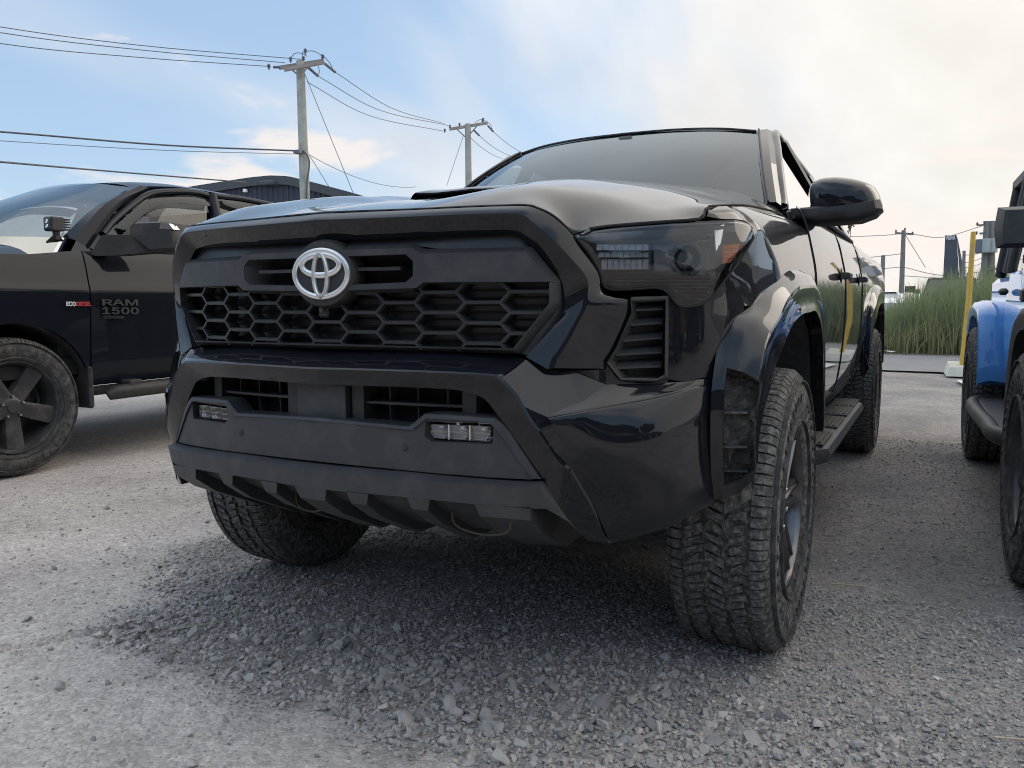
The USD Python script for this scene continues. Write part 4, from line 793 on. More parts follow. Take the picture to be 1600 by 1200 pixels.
# ---- wheels
def tyre(R, w, rr, nb, seed, rows_=5, depth=.011):
    """Carcass with sidewall, and separate tread blocks standing on it (axis along y, outer side +y)."""
    h = w / 2; Rc = R - depth
    half = [(rr - .008, h * .74), (rr + .012, h * .84), (rr + .03, h * .93), (rr + (Rc - rr) * .42, h * 1.04), (rr + (Rc - rr) * .62, h * 1.05), (rr + (Rc - rr) * .84, h * .985), (Rc - .010, h * .90), (Rc - .001, h * .78), (Rc, h * .5), (Rc, 0)]
    prof = half + [(r, -y) for r, y in half[-2::-1]]
    carc = lathe(prof, 96)
    rng = np.random.default_rng(seed); V, F = [], []
    def block(quads):                                      # list of (theta, y, r) corners: four bottom, four top
        b = len(V)
        for t, y, r in quads: V.append((r * math.cos(t), y, r * math.sin(t)))
        for q in ((4, 5, 6, 7), (0, 1, 5, 4), (1, 2, 6, 5), (2, 3, 7, 6), (3, 0, 4, 7)):
            F.append([b + q[0], b + q[1], b + q[2]]); F.append([b + q[0], b + q[2], b + q[3]])
    ps = 2 * math.pi / nb; edges = np.linspace(-.60, .60, 4) * h
    for i in range(nb):
        for r_ in range(3):
            y0, y1 = edges[r_] + .005, edges[r_ + 1] - .005; o = (i + .37 * r_ + .1 * rng.random()) * ps; sk = (.22, -.28, .22)[r_] * ps
            for a, b in ((.04, .43), (.52, .92)):          # two half blocks with a sipe between
                t0, t1 = o + a * ps, o + b * ps; ya, yb = y0 + .006 * ((a > .3) ^ (r_ % 2)), y1 - .005 * ((a > .3) ^ (r_ % 2))
                jt = rng.uniform(-.07, .07, 4) * ps; jy = rng.uniform(-.003, .003, 4); cs = [(t0 + jt[0], ya + jy[0]), (t0 + sk + jt[1], yb + jy[1]), (t1 + sk + jt[2], yb + jy[2]), (t1 + jt[3], ya + jy[3])]
                crown = lambda y: R - .006 * (abs(y) / h) ** 2
                block([(t, y, Rc - .004) for t, y in cs] + [(t + (.03 * ps if q_ < 2 else -.03 * ps), y, crown(y) - .0015 * rng.random()) for q_, (t, y) in enumerate(cs)])
        for s in (-1, 1):                                  # shoulder lugs, long and short in turn, wrapping onto the sidewall
            for a, b, lng in ((.03, .44, 1), (.53, .94, 0)):
                o = (i + .2 * s) * ps; t0, t1 = o + a * ps, o + b * ps
                pts = [(h * .645, R - .0025), (h * .83, R - .006), (h * .945, R - .020), (h * (1.015 if lng else .985), R - (.062 if lng else .038))]
                base = [(h * .645, Rc - .004), (h * .80, Rc - .004), (h * .90, Rc - .016), (h * .975, R - .066 if lng else R - .042)]
                nbv = len(V)
                for (y, r), (yb, rb) in zip(pts, base):
                    for t in (t0, t1): V.append((r * math.cos(t), s * y, r * math.sin(t)))
                    for t in (t0 - .02 * ps, t1 + .02 * ps): V.append((rb * math.cos(t), s * yb, rb * math.sin(t)))
                for k in range(3):
                    a0, b0 = nbv + 4 * k, nbv + 4 * k + 4
                    for q in ((a0, a0 + 1, b0 + 1, b0), (a0 + 2, a0, b0, b0 + 2), (a0 + 1, a0 + 3, b0 + 3, b0 + 1)): F.append([q[0], q[1], q[2]]); F.append([q[0], q[2], q[3]])
                for e in (nbv, nbv + 12): F.append([e, e + 1, e + 3]); F.append([e, e + 3, e + 2])
    return carc, TM(V, F)
def ribs(R, w, rr):                                        # raised rings and lettering bars on the outer sidewall
    h = w / 2; out = []
    for r in (rr + .022, rr + (R - rr) * .78): out.append(lathe([(r - .003, h * .99), (r - .002, h * 1.065), (r + .002, h * 1.065), (r + .003, h * .99)], 96))
    for k in range(44):
        if k % 11 > 8: continue
        t = k * 2 * math.pi / 44; r = rr + (R - rr) * .50; b = box((0, h * 1.052, 0), (.016 if k % 3 else .010, .006, .024)); b = mv(b, (0, 0, r)); out.append(rot(b, math.degrees(t), (0, 1, 0)))
    return cat(out)
def spokes(n, R, y0, y1, w0, w1, split=.0, th=.03):
    out = []
    for k in range(n):
        for s in ((-1, 1) if split else (0,)):
            a = np.array([[.045, y0], [R * .5, y0 - (y0 - y1) * .3], [R * .97, y1]]); pts = []
            for (r, y), w, o in zip(a, (w0, (w0 + w1) / 2, w1), (split * .35, split * .7, split)):
                pts.append([(r, y, s * o - w), (r, y + .006, s * o - w * .5), (r, y + .006, s * o + w * .5), (r, y, s * o + w), (r, y - th, s * o + w * 1.1), (r, y - th, s * o - w * 1.1), (r, y, s * o - w)])
            out.append(rot(gridmesh(pts), 360 / n * k, (0, 1, 0)))
    return cat(out)
def wheel(parent, pos, side, R, w, rr, nb, seed, kind, name='wheel'):
    """side +1: outer face towards +y."""
    f = (lambda m: m) if side > 0 else mir
    at = lambda m: mv(f(m), pos)
    h = w / 2; carc, blocks = tyre(R, w, rr, nb, seed)
    wh = part(parent, name, at(carc), M['groove'] if kind == 'truck' else M['rubber'], 50)
    part(wh, 'tyre_tread', at(blocks), M['tread'])
    part(wh, 'sidewall_lettering', at(ribs(R, w, rr)), M['rubber'])
    barrel = lathe([(rr + .006, h * .86), (rr + .004, h * .90), (rr - .006, h * .90), (rr - .016, h * .80), (rr - .022, h * .3), (rr - .03, -h * .7), (rr + .002, -h * .8)], 64)
    dark = M['alloy_dark']
    part(wh, 'rim', at(barrel), M['alloy_face'] if kind == 'truck' else dark, 40)
    part(wh, 'brake_disc', at(cat(lathe([(.06, .0), (.165, .0), (.165, -.025), (.06, -.025)], 48), lathe([(0, -.03), (rr - .03, -.035)], 32))), M['black_plastic'], 40)
    if kind == 'truck':
        part(wh, 'spokes', at(spokes(6, rr, h * .66, h * .74, .022, .014, .030, .05)), dark, 30)
        part(wh, 'spoke_faces', at(spokes(6, rr, h * .66 + .0075, h * .74 + .0075, .009, .0075, .030, .004)), M['alloy_face'], 30)
    elif kind == 'ram':
        part(wh, 'spokes', at(rot(spokes(5, rr, h * .62, h * .72, .040, .052, 0, .05), 90, (0, 1, 0))), dark, 30)
    else:
        part(wh, 'spokes', at(spokes(5, rr, h * .5, h * .70, .03, .028, .034, .05)), dark, 30)
    part(wh, 'hub_cap', at(lathe([(0, h * .78), (.034, h * .77), (.040, h * .70), (.070, h * .64), (.085, h * .50)], 32)), dark, 40)
    for k in range(6 if kind == 'truck' else 5):
        a = k * 2 * math.pi / (6 if kind == 'truck' else 5) + .3
        nut = lathe([(0, .014), (.006, .013), (.0095, .008), (.010, -.02)], 12)
        part(wh, 'lug_nut', at(mv(nut, (.062 * math.cos(a), h * .68, .062 * math.sin(a)))), M['steel'], 40)
    return wh
for x, y, s, sd in ((0, .832, 1, 1), (0, -.832, -1, 2), (-3.35, .832, 1, 3), (-3.35, -.832, -1, 4)):
    wheel(T, (x, y, .398), s, .402, .266, .232, 46, sd, 'truck')

# ---- panel gaps: dark shut lines between the panels
def gap(pts, r=.0026, name='panel_gap', two=True):
    m = tube(dense(pts, 4), r, 6); (lr if two else part)(*((name, m, M['dark'], 50) if two else (T, name, m, M['dark'], 50)))
gap(np.vstack([(se * [1, -1, 1])[::-1], se[1:]]) + [.003, 0, -.001], .0030, two=False)
gap(np.vstack([edge]) + [.002, .0, -.0015], .0030)
gap(np.vstack([edge[-1:], fs]) + [0, .001, .0015], .0024)
gap(NN([(897, 368), (918, 393), (937, 425), (946, 449), (985, 452), (1036, 452), (1062, 478), (1103, 472), (1126, 446), (1148, 418), (1163, 397), (1178, 371)], .002), .0028)
gap(NN([(1137, 434)], .002)[:1].tolist() + [P(1150, 453, y=.879), P(1163, 478, y=.893)], .0024)
for xg in (-.5645, -1.5505, -2.425): gap([(xg, float(yside(z)) + .0008, z) for z in np.linspace(.57 if xg < -1 else .97, 1.295, 12)], .0030)
gap([(x, float(yside(.568)) + .0005, .566) for x in np.linspace(-.70, -2.42, 8)], .003)

# ================================================================ the dark pickup at the left
R_ = thing('pickup_truck', 'dark pickup with ECODIESEL badge and tow mirror, its hood cut by the left picture edge', 'pickup truck')
YC = -4.32
def mirR(m): v = np.array(m.vertices); v = np.stack([v[:, 0], 2 * YC - v[:, 1], v[:, 2]], 1); return TM(v, np.array(m.faces)[:, ::-1])
def lrR(name, m, mat, smooth=False, parent=None): a = part(parent or R_, name, m, mat, smooth); b = part(parent or R_, name, mirR(m), mat, smooth); return a, b
yr = PchipInterpolator([.40, .50, .60, .75, .92, 1.06, 1.10, 1.22, 1.29, 1.34], [-3.40, -3.345, -3.325, -3.315, -3.302, -3.292, -3.302, -3.325, -3.345, -3.39])
def panelR(x0, x1, zlo, zhi, n=24, dent=0.0):
    cols = []
    for x in np.linspace(x0, x1, n):
        a, b = (zlo(x) if callable(zlo) else zlo), (zhi(x) if callable(zhi) else zhi); z = np.linspace(a, b, 26)
        cols.append(np.stack([np.full(26, x), yr(z) + dent * np.exp(-((z - .62) / .03) ** 2), z], 1))
    return shell(np.array(cols), .02)
WX, WR = -.435, .398
def archR(cx, r, z0): return lambda x: (z0 if abs(x - cx) >= r else max(z0, .41 + math.sqrt(max(r * r - (x - cx) ** 2, 0)) * .98))
bz = lambda x: np.interp(x, [-4.9, -2.9, -1.9, -.9, -.55, .3, .9], [1.31, 1.315, 1.31, 1.305, 1.265, 1.235, 1.19])
lrR('front_fender', panelR(.62, -.896, archR(WX, .475, .46), bz, 60), M['ram_paint'], 40)
lrR('front_door', panelR(-.906, -1.96, .475, bz, 20, .006), M['ram_paint'], 40)
lrR('rear_door', panelR(-1.972, -2.86, .475, bz, 20), M['ram_paint'], 40)
lrR('bed_side', panelR(-2.88, -5.0, archR(-4.0, .50, .50), bz, 60), M['ram_paint'], 40)
lrR('rocker', loft([[(-.92, -3.335, .475), (-3.5, -3.335, .475)], [(-.92, -3.36, .44), (-3.5, -3.36, .44)], [(-.92, -3.45, .40), (-3.5, -3.45, .40)]], per=2), M['black_plastic'])
# bonnet
hr = []
for x, zc in ((.62, 1.19), (.30, 1.25), (-.1, 1.285), (-.42, 1.315), (-.60, 1.325)):
    s = np.linspace(-1, 1, 21); w = .93; ze = float(bz(x)) - .006
    hr.append(np.stack([np.full(21, x) - .10 * (np.abs(s) < 2) * (1 - s**2) * 0, YC + w * s, ze + (zc - ze + .02) * (1 - np.abs(s) ** 6)], 1))
part(R_, 'hood', shell(rows(hr, 4, True)[:, ::-1], .01), M['ram_paint'], 40)
part(R_, 'front_end', cat(box((.66, YC, .92), (.10, 1.8, .5), .03), box((.70, YC, .58), (.16, 1.95, .26), .05)), M['ram_paint'], 40)
# greenhouse
wb_, wt_ = P(97, 371, y=-3.43), P(205, 293, y=-3.66)
wtb = np.array([wt_[0] + .06, YC, wt_[2] + .055])
mR = lambda p: np.array([p[0], 2 * YC - p[1], p[2]])
wT = dense([mR(wt_), [wt_[0] + .045, YC - .35, wt_[2] + .042], wtb, [wt_[0] + .045, YC + .35, wt_[2] + .042], wt_], 4)
wB = dense([mR(wb_), [wb_[0] + .15, YC - .5, wb_[2] + .012], [wb_[0] + .20, YC, wb_[2] + .018], [wb_[0] + .15, YC + .5, wb_[2] + .012], wb_], 4)
part(R_, 'windscreen', gridmesh(rows([wT, (wT + wB) / 2 + [.03, 0, .02], wB], 4, True)), M['tint'], True)
rl = np.array([P(236, 291, y=-3.64), P(285, 293, y=-3.63), P(330, 300, y=-3.62), P(385, 310, y=-3.62), P(432, 320, y=-3.62)])
xs_ = rl[:, 0]
rgrid = []
for p in np.vstack([[wt_ + [0, .0, .0]], rl, [rl[-1] + [-.35, 0, -.05]]]):
    s = np.linspace(-1, 1, 17); rgrid.append(np.stack([np.full(17, p[0]) + .06 * (1 - s**2) * (p[0] > -1.3), YC + (p[1] - YC) * s, p[2] + .055 * (1 - s**4)], 1))
part(R_, 'roof', shell(rows(rgrid, 4, True)[:, ::-1], .03), M['ram_paint'], 40)
po_b = P(133, 384, y=-3.36); po_m = P(183, 318, y=-3.50)
pil_in = np.array([wt_, (wt_ + wb_) / 2 + [.03, .0, .02], wb_]); pil_out = np.array([P(232, 293, y=-3.63), po_m, po_b])
lrR('a_pillar', loft([pil_in, (pil_in + pil_out) / 2 + [.01, .015, .012], pil_out, pil_out + [-.04, -.03, -.02]], per=5), M['ram_paint'], 40)
belt_y = -3.40
def RW(pts, y0=-3.385, y1=-3.60): return np.array([P(a, b, y=y0 + (y1 - y0) * np.clip((398 - b) / 95, 0, 1)) for a, b in pts])
lower = RW([(168, 368), (183, 372), (215, 385), (250, 398), (280, 403), (326, 406)]); upper = RW([(176, 356), (203, 333), (232, 313), (262, 308), (300, 309), (322, 313)])
lrR('front_door_glass', gridmesh(rows([dense(upper, 3), dense(lower, 3)], 6)), M['clear_side'], True)
vis = np.array([0, .014, 0]) + RW([(178, 356), (203, 331), (234, 311), (262, 306), (300, 307), (324, 312)]); vis2 = np.array([0, .014, 0]) + RW([(190, 360), (212, 340), (240, 322), (262, 317), (295, 319), (322, 322)])
lrR('window_visor', shell(rows([dense(vis, 3), dense(vis2, 3) + [0, .03, 0]], 2), .004), M['privacy'], True)
fr1 = RW([(160, 366), (172, 350), (200, 325), (232, 304), (262, 300), (304, 301), (328, 307)])
lrR('door_frame', tube(dense(fr1, 3), .024, 8), M['ram_paint'], 50)
bpil = RW([(330, 306), (338, 345), (345, 402)]); lrR('b_pillar', tube(dense(bpil, 3), .045, 8), M['ram_paint'], 50)
rear_u, rear_l = RW([(342, 312), (375, 318), (420, 327)]), RW([(352, 404), (385, 407), (430, 410)])
lrR('rear_door_glass', gridmesh(rows([dense(rear_u, 3), dense(rear_l, 3)], 4)), M['privacy'], True)
v1_, v2_ = np.array([0, .014, 0]) + RW([(342, 311), (375, 317), (420, 326)]), RW([(346, 320), (372, 328), (418, 336)])
lrR('rear_window_visor', shell(rows([dense(v1_, 3), dense(v2_, 3) + [0, .03, 0]], 2), .004), M['privacy'], True)
fr2 = RW([(334, 306), (378, 311), (432, 322)]); lrR('rear_door_frame', tube(dense(fr2, 3), .022, 8), M['ram_paint'], 50)
lrR('belt_moulding', tube(np.array([[-.98, -3.372, 1.315], [-1.5, -3.375, 1.32], [-2.85, -3.38, 1.325]]), .012, 6), M['black_plastic'], 50)
part(R_, 'cab_back', gridmesh([[(-2.95, YC - .93, .5), (-2.95, YC + .93, .5)], [(-2.93, YC - .93, 1.32), (-2.93, YC + .93, 1.32)], [(-2.75, YC - .68, 1.74), (-2.75, YC + .68, 1.74)]]), M['ram_paint'])
part(R_, 'cab_floor', cat(box((-1.9, YC, .70), (2.1, 1.78, .06)), box((-.80, YC, .95), (.06, 1.76, .6)), box((-1.0, YC, 1.22), (.5, 1.74, .12), .04)), M['seat'], 40)
for dy in (-.42, .42): part(R_, 'seat', cat(box((-1.75, YC + dy, 1.0), (.5, .52, .16), .05), rot(box((-2.02, YC + dy, 1.16), (.14, .5, .40), .05), -12, (0, 1, 0), (-2.0, YC, 1.0))), M['seat'], 40)
part(R_, 'wheel_well', cat(gridmesh([[(WX + .47 * math.cos(a), y, .41 + .47 * math.sin(a)) for a in np.linspace(-.1, math.pi + .1, 24)] for y in (-3.34, -3.75)]), gridmesh([[(WX + .47 * math.cos(a), -3.74, .41 + .47 * math.sin(a)) for a in np.linspace(-.1, math.pi + .1, 24)], [(WX, -3.74, .5)] * 24])), M['liner'], 40)
part(R_, 'frame', cat(box((-2.2, YC, .52), (4.6, 1.0, .16)), box((-2.2, YC, .60), (4.4, 1.84, .10))), M['dark'])
part(R_, 'mud_flap', box((-.885, -3.40, .47), (.03, .20, .26), .012), M['black_plastic'])
lrR('running_board', tube([(-.99, -3.30, .405), (-1.03, -3.285, .425), (-1.3, -3.285, .428), (-2.2, -3.285, .428), (-2.24, -3.31, .42)], [.03, .045, .047, .047, .035], 16), M['black_plastic'], 50)
lrR('step_bracket', box((-1.17, -3.33, .46), (.10, .14, .07), .01), M['black_plastic'])
for px, s in ((WX, 1), (-4.0, 1)): wheel(R_, (px, -3.47, .398), 1, WR, .27, .262, 52, 11, 'ram')
for px in (WX, -4.0): wheel(R_, (px, 2 * YC + 3.47, .398), -1, WR, .27, .262, 52, 12, 'ram')
# tow mirror
TMo = [(141, 397), (159, 367), (205, 365), (205, 353), (213, 347), (256, 346), (272, 349), (279, 363), (282, 382), (279, 390), (240, 394), (182, 399), (149, 400)]
armp = [(141, 397), (159, 367), (215, 366), (240, 366), (240, 394), (182, 399), (149, 400)]
hdp = [(205, 366), (205, 353), (213, 347), (256, 346), (272, 349), (279, 363), (282, 382), (279, 390), (240, 394), (230, 380)]
y_m = lambda px: np.interp(px, [141, 160, 205, 282], [-3.35, -3.28, -3.20, -2.98])
arm3 = np.array([P(a, b, y=y_m(a)) for a, b in armp]); hd3 = np.array([P(a, b, y=y_m(a)) for a, b in hdp])
bk = np.array([-.16, -.02, 0]); hc = hd3.mean(0)
mprim, mprim2 = lrR('tow_mirror', hull(np.vstack([hc + (hd3 - hc) * .86 + [.035, 0, 0], hd3, hc + (hd3 - hc) * .97 + bk])), M['black_plastic'], 30)
for pr, f in ((mprim, lambda m: m), (mprim2, mirR)):
    part(pr, 'arm', f(hull(np.vstack([arm3, arm3 + [-.10, 0, 0]]))), M['black_plastic'], 30)
    ck = np.array([P(a, b, y=y_m(a) + .004) for a, b in [(257, 348), (270, 350), (277, 359), (272, 359), (255, 358)]]); part(pr, 'marker_lamp', f(hull(np.vstack([ck + [.03, 0, 0], ck + [-.02, .0, 0]]))), M['chrome'], 30)
# spot lamp on the cowl
lc_ = P(82, 350, y=-3.44)
lamp, lamp2 = lrR('spot_lamp', cat(box(lc_ + [-.01, 0, 0], (.085, .085, .085), .008), *[box(lc_ + [-.065, 0, dz], (.05, .08, .008), .002) for dz in (-.03, -.015, 0, .015, .03)]), M['black_plastic'], 30)
for pr, f in ((lamp, lambda m: m), (lamp2, mirR)):
    part(pr, 'lamp_face', f(box(lc_ + [.034, 0, 0], (.006, .058, .058), .002)), M['housing']); part(pr, 'lamp_reflector', f(mv(lathe([(0, .002), (.011, .004), (.013, .0)], 16, 'x'), lc_ + [.037, .0, .014])), M['chrome'], 40); part(pr, 'lamp_reflector', f(mv(lathe([(0, .002), (.011, .004), (.013, .0)], 16, 'x'), lc_ + [.037, .0, -.014])), M['chrome'], 40); part(pr, 'bracket', f(cat(box(lc_ + [-.02, .0, -.065], (.03, .035, .06), .004), hull([P(72, 380, y=-3.44), P(95, 376, y=-3.44), P(93, 370, y=-3.44), P(84, 362, y=-3.44) + [0, .03, 0], P(72, 377, y=-3.44)] + [P(95, 376, y=-3.44) + [-.04, -.03, 0]]))), M['black_plastic'])
# badges on fender and door: letters stand proud of the panel
def lettering(text, h, a, b, off, depth=.004, stretch=None):
    """Text between two points of the truck's side (reads towards the rear)."""
    m = meshkit.text_mesh(text, h, depth, bold=True); v = np.array(m.vertices); v[:, 0] -= v[:, 0].min(); L = np.linalg.norm(b - a); v[:, 0] *= L / v[:, 0].max()
    d = (b - a) / L; up = np.array([0, 0, 1.0]); n = np.cross(up, d) * -1; n = n if n[1] > 0 else -n
    w = a + v[:, :1] * d + v[:, 1:2] * up + (v[:, 2:] + off) * n; return TM(w, np.array(m.faces))
ypl = -3.292
a, b = P(103, 478, y=ypl), P(117.5, 478, y=ypl); part(R_, 'badge_lettering', lettering('ECO', .024, a, b, .003), M['white_badge'])
a, b = P(118, 478, y=ypl), P(142, 478, y=ypl); part(R_, 'badge_lettering', lettering('DIESEL', .024, a, b, .003), M['red_badge'])
a, b = P(159, 477, y=ypl), P(215, 477, y=ypl); part(R_, 'door_lettering', lettering('RAM', .036, a, b, .003), M['grey_badge'])
a, b = P(159, 490.5, y=ypl), P(216, 490.5, y=ypl); part(R_, 'door_lettering', lettering('1500', .040, a, b, .003), M['grey_badge'])
a, b = P(161, 497.5, y=ypl), P(193, 497.5, y=ypl); part(R_, 'door_lettering', lettering('OUTDOORSMAN', .016, a, b, .003), M['grey_badge'])

# ================================================================ the blue off-roader at the right
J = thing('off_roader', 'blue boxy off-roader with side step and big tyres, cut by the right picture edge', 'off-roader', (-3.42, 2.27, 0), None, 2.0)
def lrJ(name, m, mat, smooth=False, parent=None): a = part(parent or J, name, mir(m), mat, smooth); b = part(parent or J, name, m, mat, smooth); return a, b
part(J, 'tub', cat(box((.42, 0, .82), (2.1, 1.28, .58), .03)), M['blue'], 30)
part(J, 'hood', hull([[1.55, y, z] for y in (-.60, .60) for z in (.75, 1.13)] + [[2.75, y, z] for y in (-.52, .52) for z in (.72, 1.03)] + [[1.55, 0, 1.17], [2.72, 0, 1.07]]), M['matte'], 30)
gr = part(J, 'grille', box((2.80, 0, .88), (.08, 1.22, .44), .03), M['matte'], 30)
for k in range(7): part(gr, 'slot', box((2.842, -.27 + .09 * k, .90), (.006, .045, .28)), M['dark'])
lrJ('headlight', mv(lathe([(0, .02), (.07, .015), (.09, -.01), (.09, -.03)], 28, 'x'), (2.845, .46, .92)), M['chrome'], 40)
part(J, 'front_bumper', box((3.02, 0, .58), (.16, 1.5, .18), .03), M['black_plastic'], 30)
lrJ('door', shell(np.array([[(x, .655 + .02 * math.sin(math.pi * (z - .6) / .55), z) for z in np.linspace(1.12, .60, 12)] for x in np.linspace(.62, 1.50, 10)]), .02), M['blue'], 40)
lrJ('door_hinge', cat(box((1.54, .69, .72), (.10, .03, .06), .01), box((1.54, .69, 1.0), (.10, .03, .06), .01)), M['black_plastic'])
lrJ('door_handle', box((.76, .70, 1.02), (.12, .04, .035), .012), M['black_plastic'], 40)
lrJ('door_glass', gridmesh([[(.62, .655, 1.13), (1.44, .655, 1.13)], [(.62, .57, 1.66), (1.22, .57, 1.66)]]), M['glass'])
lrJ('window_frame', tube(dense([(1.50, .655, 1.12), (1.26, .575, 1.68), (.60, .57, 1.70), (.58, .655, 1.12)], 3, False), .024, 8), M['black_plastic'], 50)
lrJ('quarter_glass', gridmesh([[(-.55, .61, 1.15), (.5, .655, 1.15)], [(-.46, .545, 1.62), (.5, .57, 1.64)]]), M['privacy'])
lrJ('roof_pillar', tube([(-.56, .60, 1.12), (-.46, .53, 1.70)], .034, 10), M['black_plastic'], 50); lrJ('roof_pillar', tube([(.54, .655, 1.12), (.54, .57, 1.70)], .035, 10), M['black_plastic'], 50)
part(J, 'roof', hull([[x, y, z] for x, y in ((-.54, .56), (1.22, .57), (-.54, -.56), (1.22, -.57)) for z in (1.68, 1.73)] + [[x, y, 1.79] for x in (-.5, 1.1) for y in (-.48, .48)]), M['black_plastic'], 40)
part(J, 'windscreen', gridmesh([[(1.52, -.60, 1.14), (1.52, .60, 1.14)], [(1.24, -.54, 1.66), (1.24, .54, 1.66)]]), M['tint'])
part(J, 'windscreen_frame', cat(tube([(1.53, -.64, 1.10), (1.24, -.57, 1.70)], .03, 8), tube([(1.53, .64, 1.10), (1.24, .57, 1.70)], .03, 8), tube([(1.24, -.57, 1.70), (1.24, .57, 1.70)], .03, 8)), M['blue'], 50)
part(J, 'cabin', cat(box((.45, 0, .86), (2.0, 1.2, .5)), rot(box((.70, .33, 1.2), (.14, .46, .6), .05), -12, (0, 1, 0), (.7, 0, .95)), rot(box((.70, -.33, 1.2), (.14, .46, .6), .05), -12, (0, 1, 0), (.7, 0, .95)), box((1.35, 0, 1.08), (.3, 1.18, .16), .04)), M['seat'], 40)
lrJ('door_mirror', cat(hull([[1.84 + dx, y, z] for dx, s in ((.05, .8), (.0, 1), (-.07, .95)) for y, z in ((.72 - .115 * s, 1.275 - .083 * s), (.72 + .115 * s, 1.275 - .083 * s), (.72 - .115 * s, 1.275 + .083 * s), (.72 + .115 * s, 1.275 + .083 * s), (.72 - .125 * s, 1.275), (.72 + .125 * s, 1.275))]), box((1.78, .68, 1.15), (.06, .10, .07), .02)), M['matte'], 45)
def jflare(cx, front):
    o = [(-.52, .58), (-.47, .80), (-.33, .93), (.26, .945), (.42, .88), (.52, .62), (.53, .52)]; i = [(-.46, .56), (-.41, .76), (-.29, .87), (.22, .885), (.36, .83), (.455, .60), (.46, .52)]
    rows_ = [[(x + cx, .64, z) for x, z in o], [(x + cx, .72, z + .01) for x, z in o], [(x + cx, .775, z - .006) for x, z in o], [(x + cx, .785, z - .03) for x, z in o], [(x + cx, .78, z - .02) for x, z in i], [(x + cx, .64, z - .02) for x, z in i]]
    return gridmesh(rows([dense(r, 4) for r in rows_], 2))
lrJ('rear_flare', jflare(0, 0), M['blue'], 40)
lrJ('front_flare', jflare(2.46, 1), M['black_plastic'], 40)
lrJ('side_step', cat(tube(dense([(.42, .66, .40), (.46, .745, .405), (.62, .80, .41), (1.5, .80, .415), (1.86, .78, .415), (1.95, .68, .41)], 4), .036, 14), box((1.2, .70, .425), (1.35, .16, .02), .006)), M['matte'], 50)
part(J, 'frame', cat(box((1.1, .38, .50), (3.7, .09, .12)), box((1.1, -.38, .50), (3.7, .09, .12)), box((0, 0, .42), (.12, 1.2, .12), .03), box((2.46, 0, .42), (.12, 1.2, .12), .03), box((.9, 0, .53), (1.9, 1.2, .05))), M['dark'])
part(J, 'spare_wheel', mv(rot(lathe([(0, .08), (.2, .08), (.37, .10), (.40, .0), (.37, -.10), (0, -.10)], 40, 'x'), 0, (0, 0, 1)), (-.80, 0, .98)), M['rubber'], 40)
for x, s in ((0, -1), (0, 1), (2.46, -1), (2.46, 1)): wheel(J, (x, .665 * s, .405), s, .41, .255, .225, 46, 20, 'jeep')
lrJ('wheel_well', cat(box((0, .52, .62), (.86, .2, .5)), box((2.46, .5, .66), (.8, .2, .5))), M['liner'])

# ================================================================ poles and wires
WOOD = plain('weathered_pole', (.30, .31, .28), .9, bump=.6, bscale=60., var=.25, vscale=3.)
WOODD = plain('far_dark_pole', (.16, .16, .15), .9, bump=.5, bscale=60., var=.2, vscale=3.)
ARM = plain('crossarm_timber', (.26, .235, .225), .9, bump=.5, bscale=60., var=.2, vscale=3.)
INS = plain('insulator', (.10, .11, .14), .4, var=.1); WIRE = plain('wire', (.07, .075, .09), .6, var=.1)
at = lambda px, py, d: EYE + ray(px, py) * d
def pole(name, label, foot, top, r, d, group=None, mat=None):
    f, t = at(*foot, d), at(*top, d); base = np.array([f[0] + (f[0] - t[0]) * f[2] / (t[2] - f[2]), f[1] + (f[1] - t[1]) * f[2] / (t[2] - f[2]), -.2])
    th_ = thing(name, label, 'utility pole', (base[0], base[1], 0), group); o = np.array([base[0], base[1], 0])
    L = lambda p: np.asarray(p, float) - o
    part(th_, 'pole', tube([L(base), L(base * .5 + t * .5), L(t)], [r * 1.25, r * 1.1, r * .92], 14), mat or WOOD, 50)
    return th_, L
def sag(a, b, s, n=14): u = np.linspace(0, 1, n)[:, None]; p = a + (b - a) * u; p[:, 2] -= s * 4 * (u * (1 - u))[:, 0]; return p
D1, D2 = 31.0, 43.5
p1, L1 = pole('utility_pole', 'nearest utility pole, wooden, with double crossarm, standing before the dark metal building', (477, 322), (469, 96), .17, D1)
px1 = D1 / FPX
a0, a1 = at(423, 108, D1), at(507, 94, D1)
a0b, a1b = at(445, 109, D1 - .3), at(507, 97, D1 - .3)
def beam(a, b, w, h):
    d = (b - a) / np.linalg.norm(b - a); n = np.cross(d, [0, 0, 1]); n /= np.linalg.norm(n); u_ = np.cross(n, d)
    return hull([p + n * s * w / 2 + u_ * t * h / 2 for p in (a, b) for s in (-1, 1) for t in (-1, 1)])
part(p1, 'crossarm', beam(L1(at(436, 106, D1 + .15)), L1(at(506, 95, D1 + .15)), .10, .13), ARM); part(p1, 'crossarm', beam(L1(at(444, 109, D1 - .3)), L1(at(507, 97, D1 - .3)), .10, .13), ARM)
part(p1, 'brace', tube([L1(at(454, 107, D1 - .3)), L1(at(470, 121, D1 - .2))], .035, 6), ARM); part(p1, 'brace', tube([L1(at(482, 103, D1 - .3)), L1(at(469, 119, D1 - .2))], .035, 6), ARM)
def insul(th_, L, pts, d, r=.06):
    for q in pts: part(th_, 'insulator', mv(lathe([(0, .10), (r * .6, .09), (r, .05), (r * .5, .02), (r, -.02), (r * .5, -.05), (.02, -.12)], 10, 'z'), L(at(*q, d))), INS, 40)
insul(p1, L1, [(454, 93), (474, 92), (477, 80), (504, 89), (420, 104)], D1, .07)
for a, b in (((480, 104), (497, 119)), ((507, 99), (524, 113)), ((427, 105), (437, 105))): part(p1, 'strain_insulator', tube([L1(at(*a, D1)), L1(at(*b, D1))], .05, 8), INS, 40)
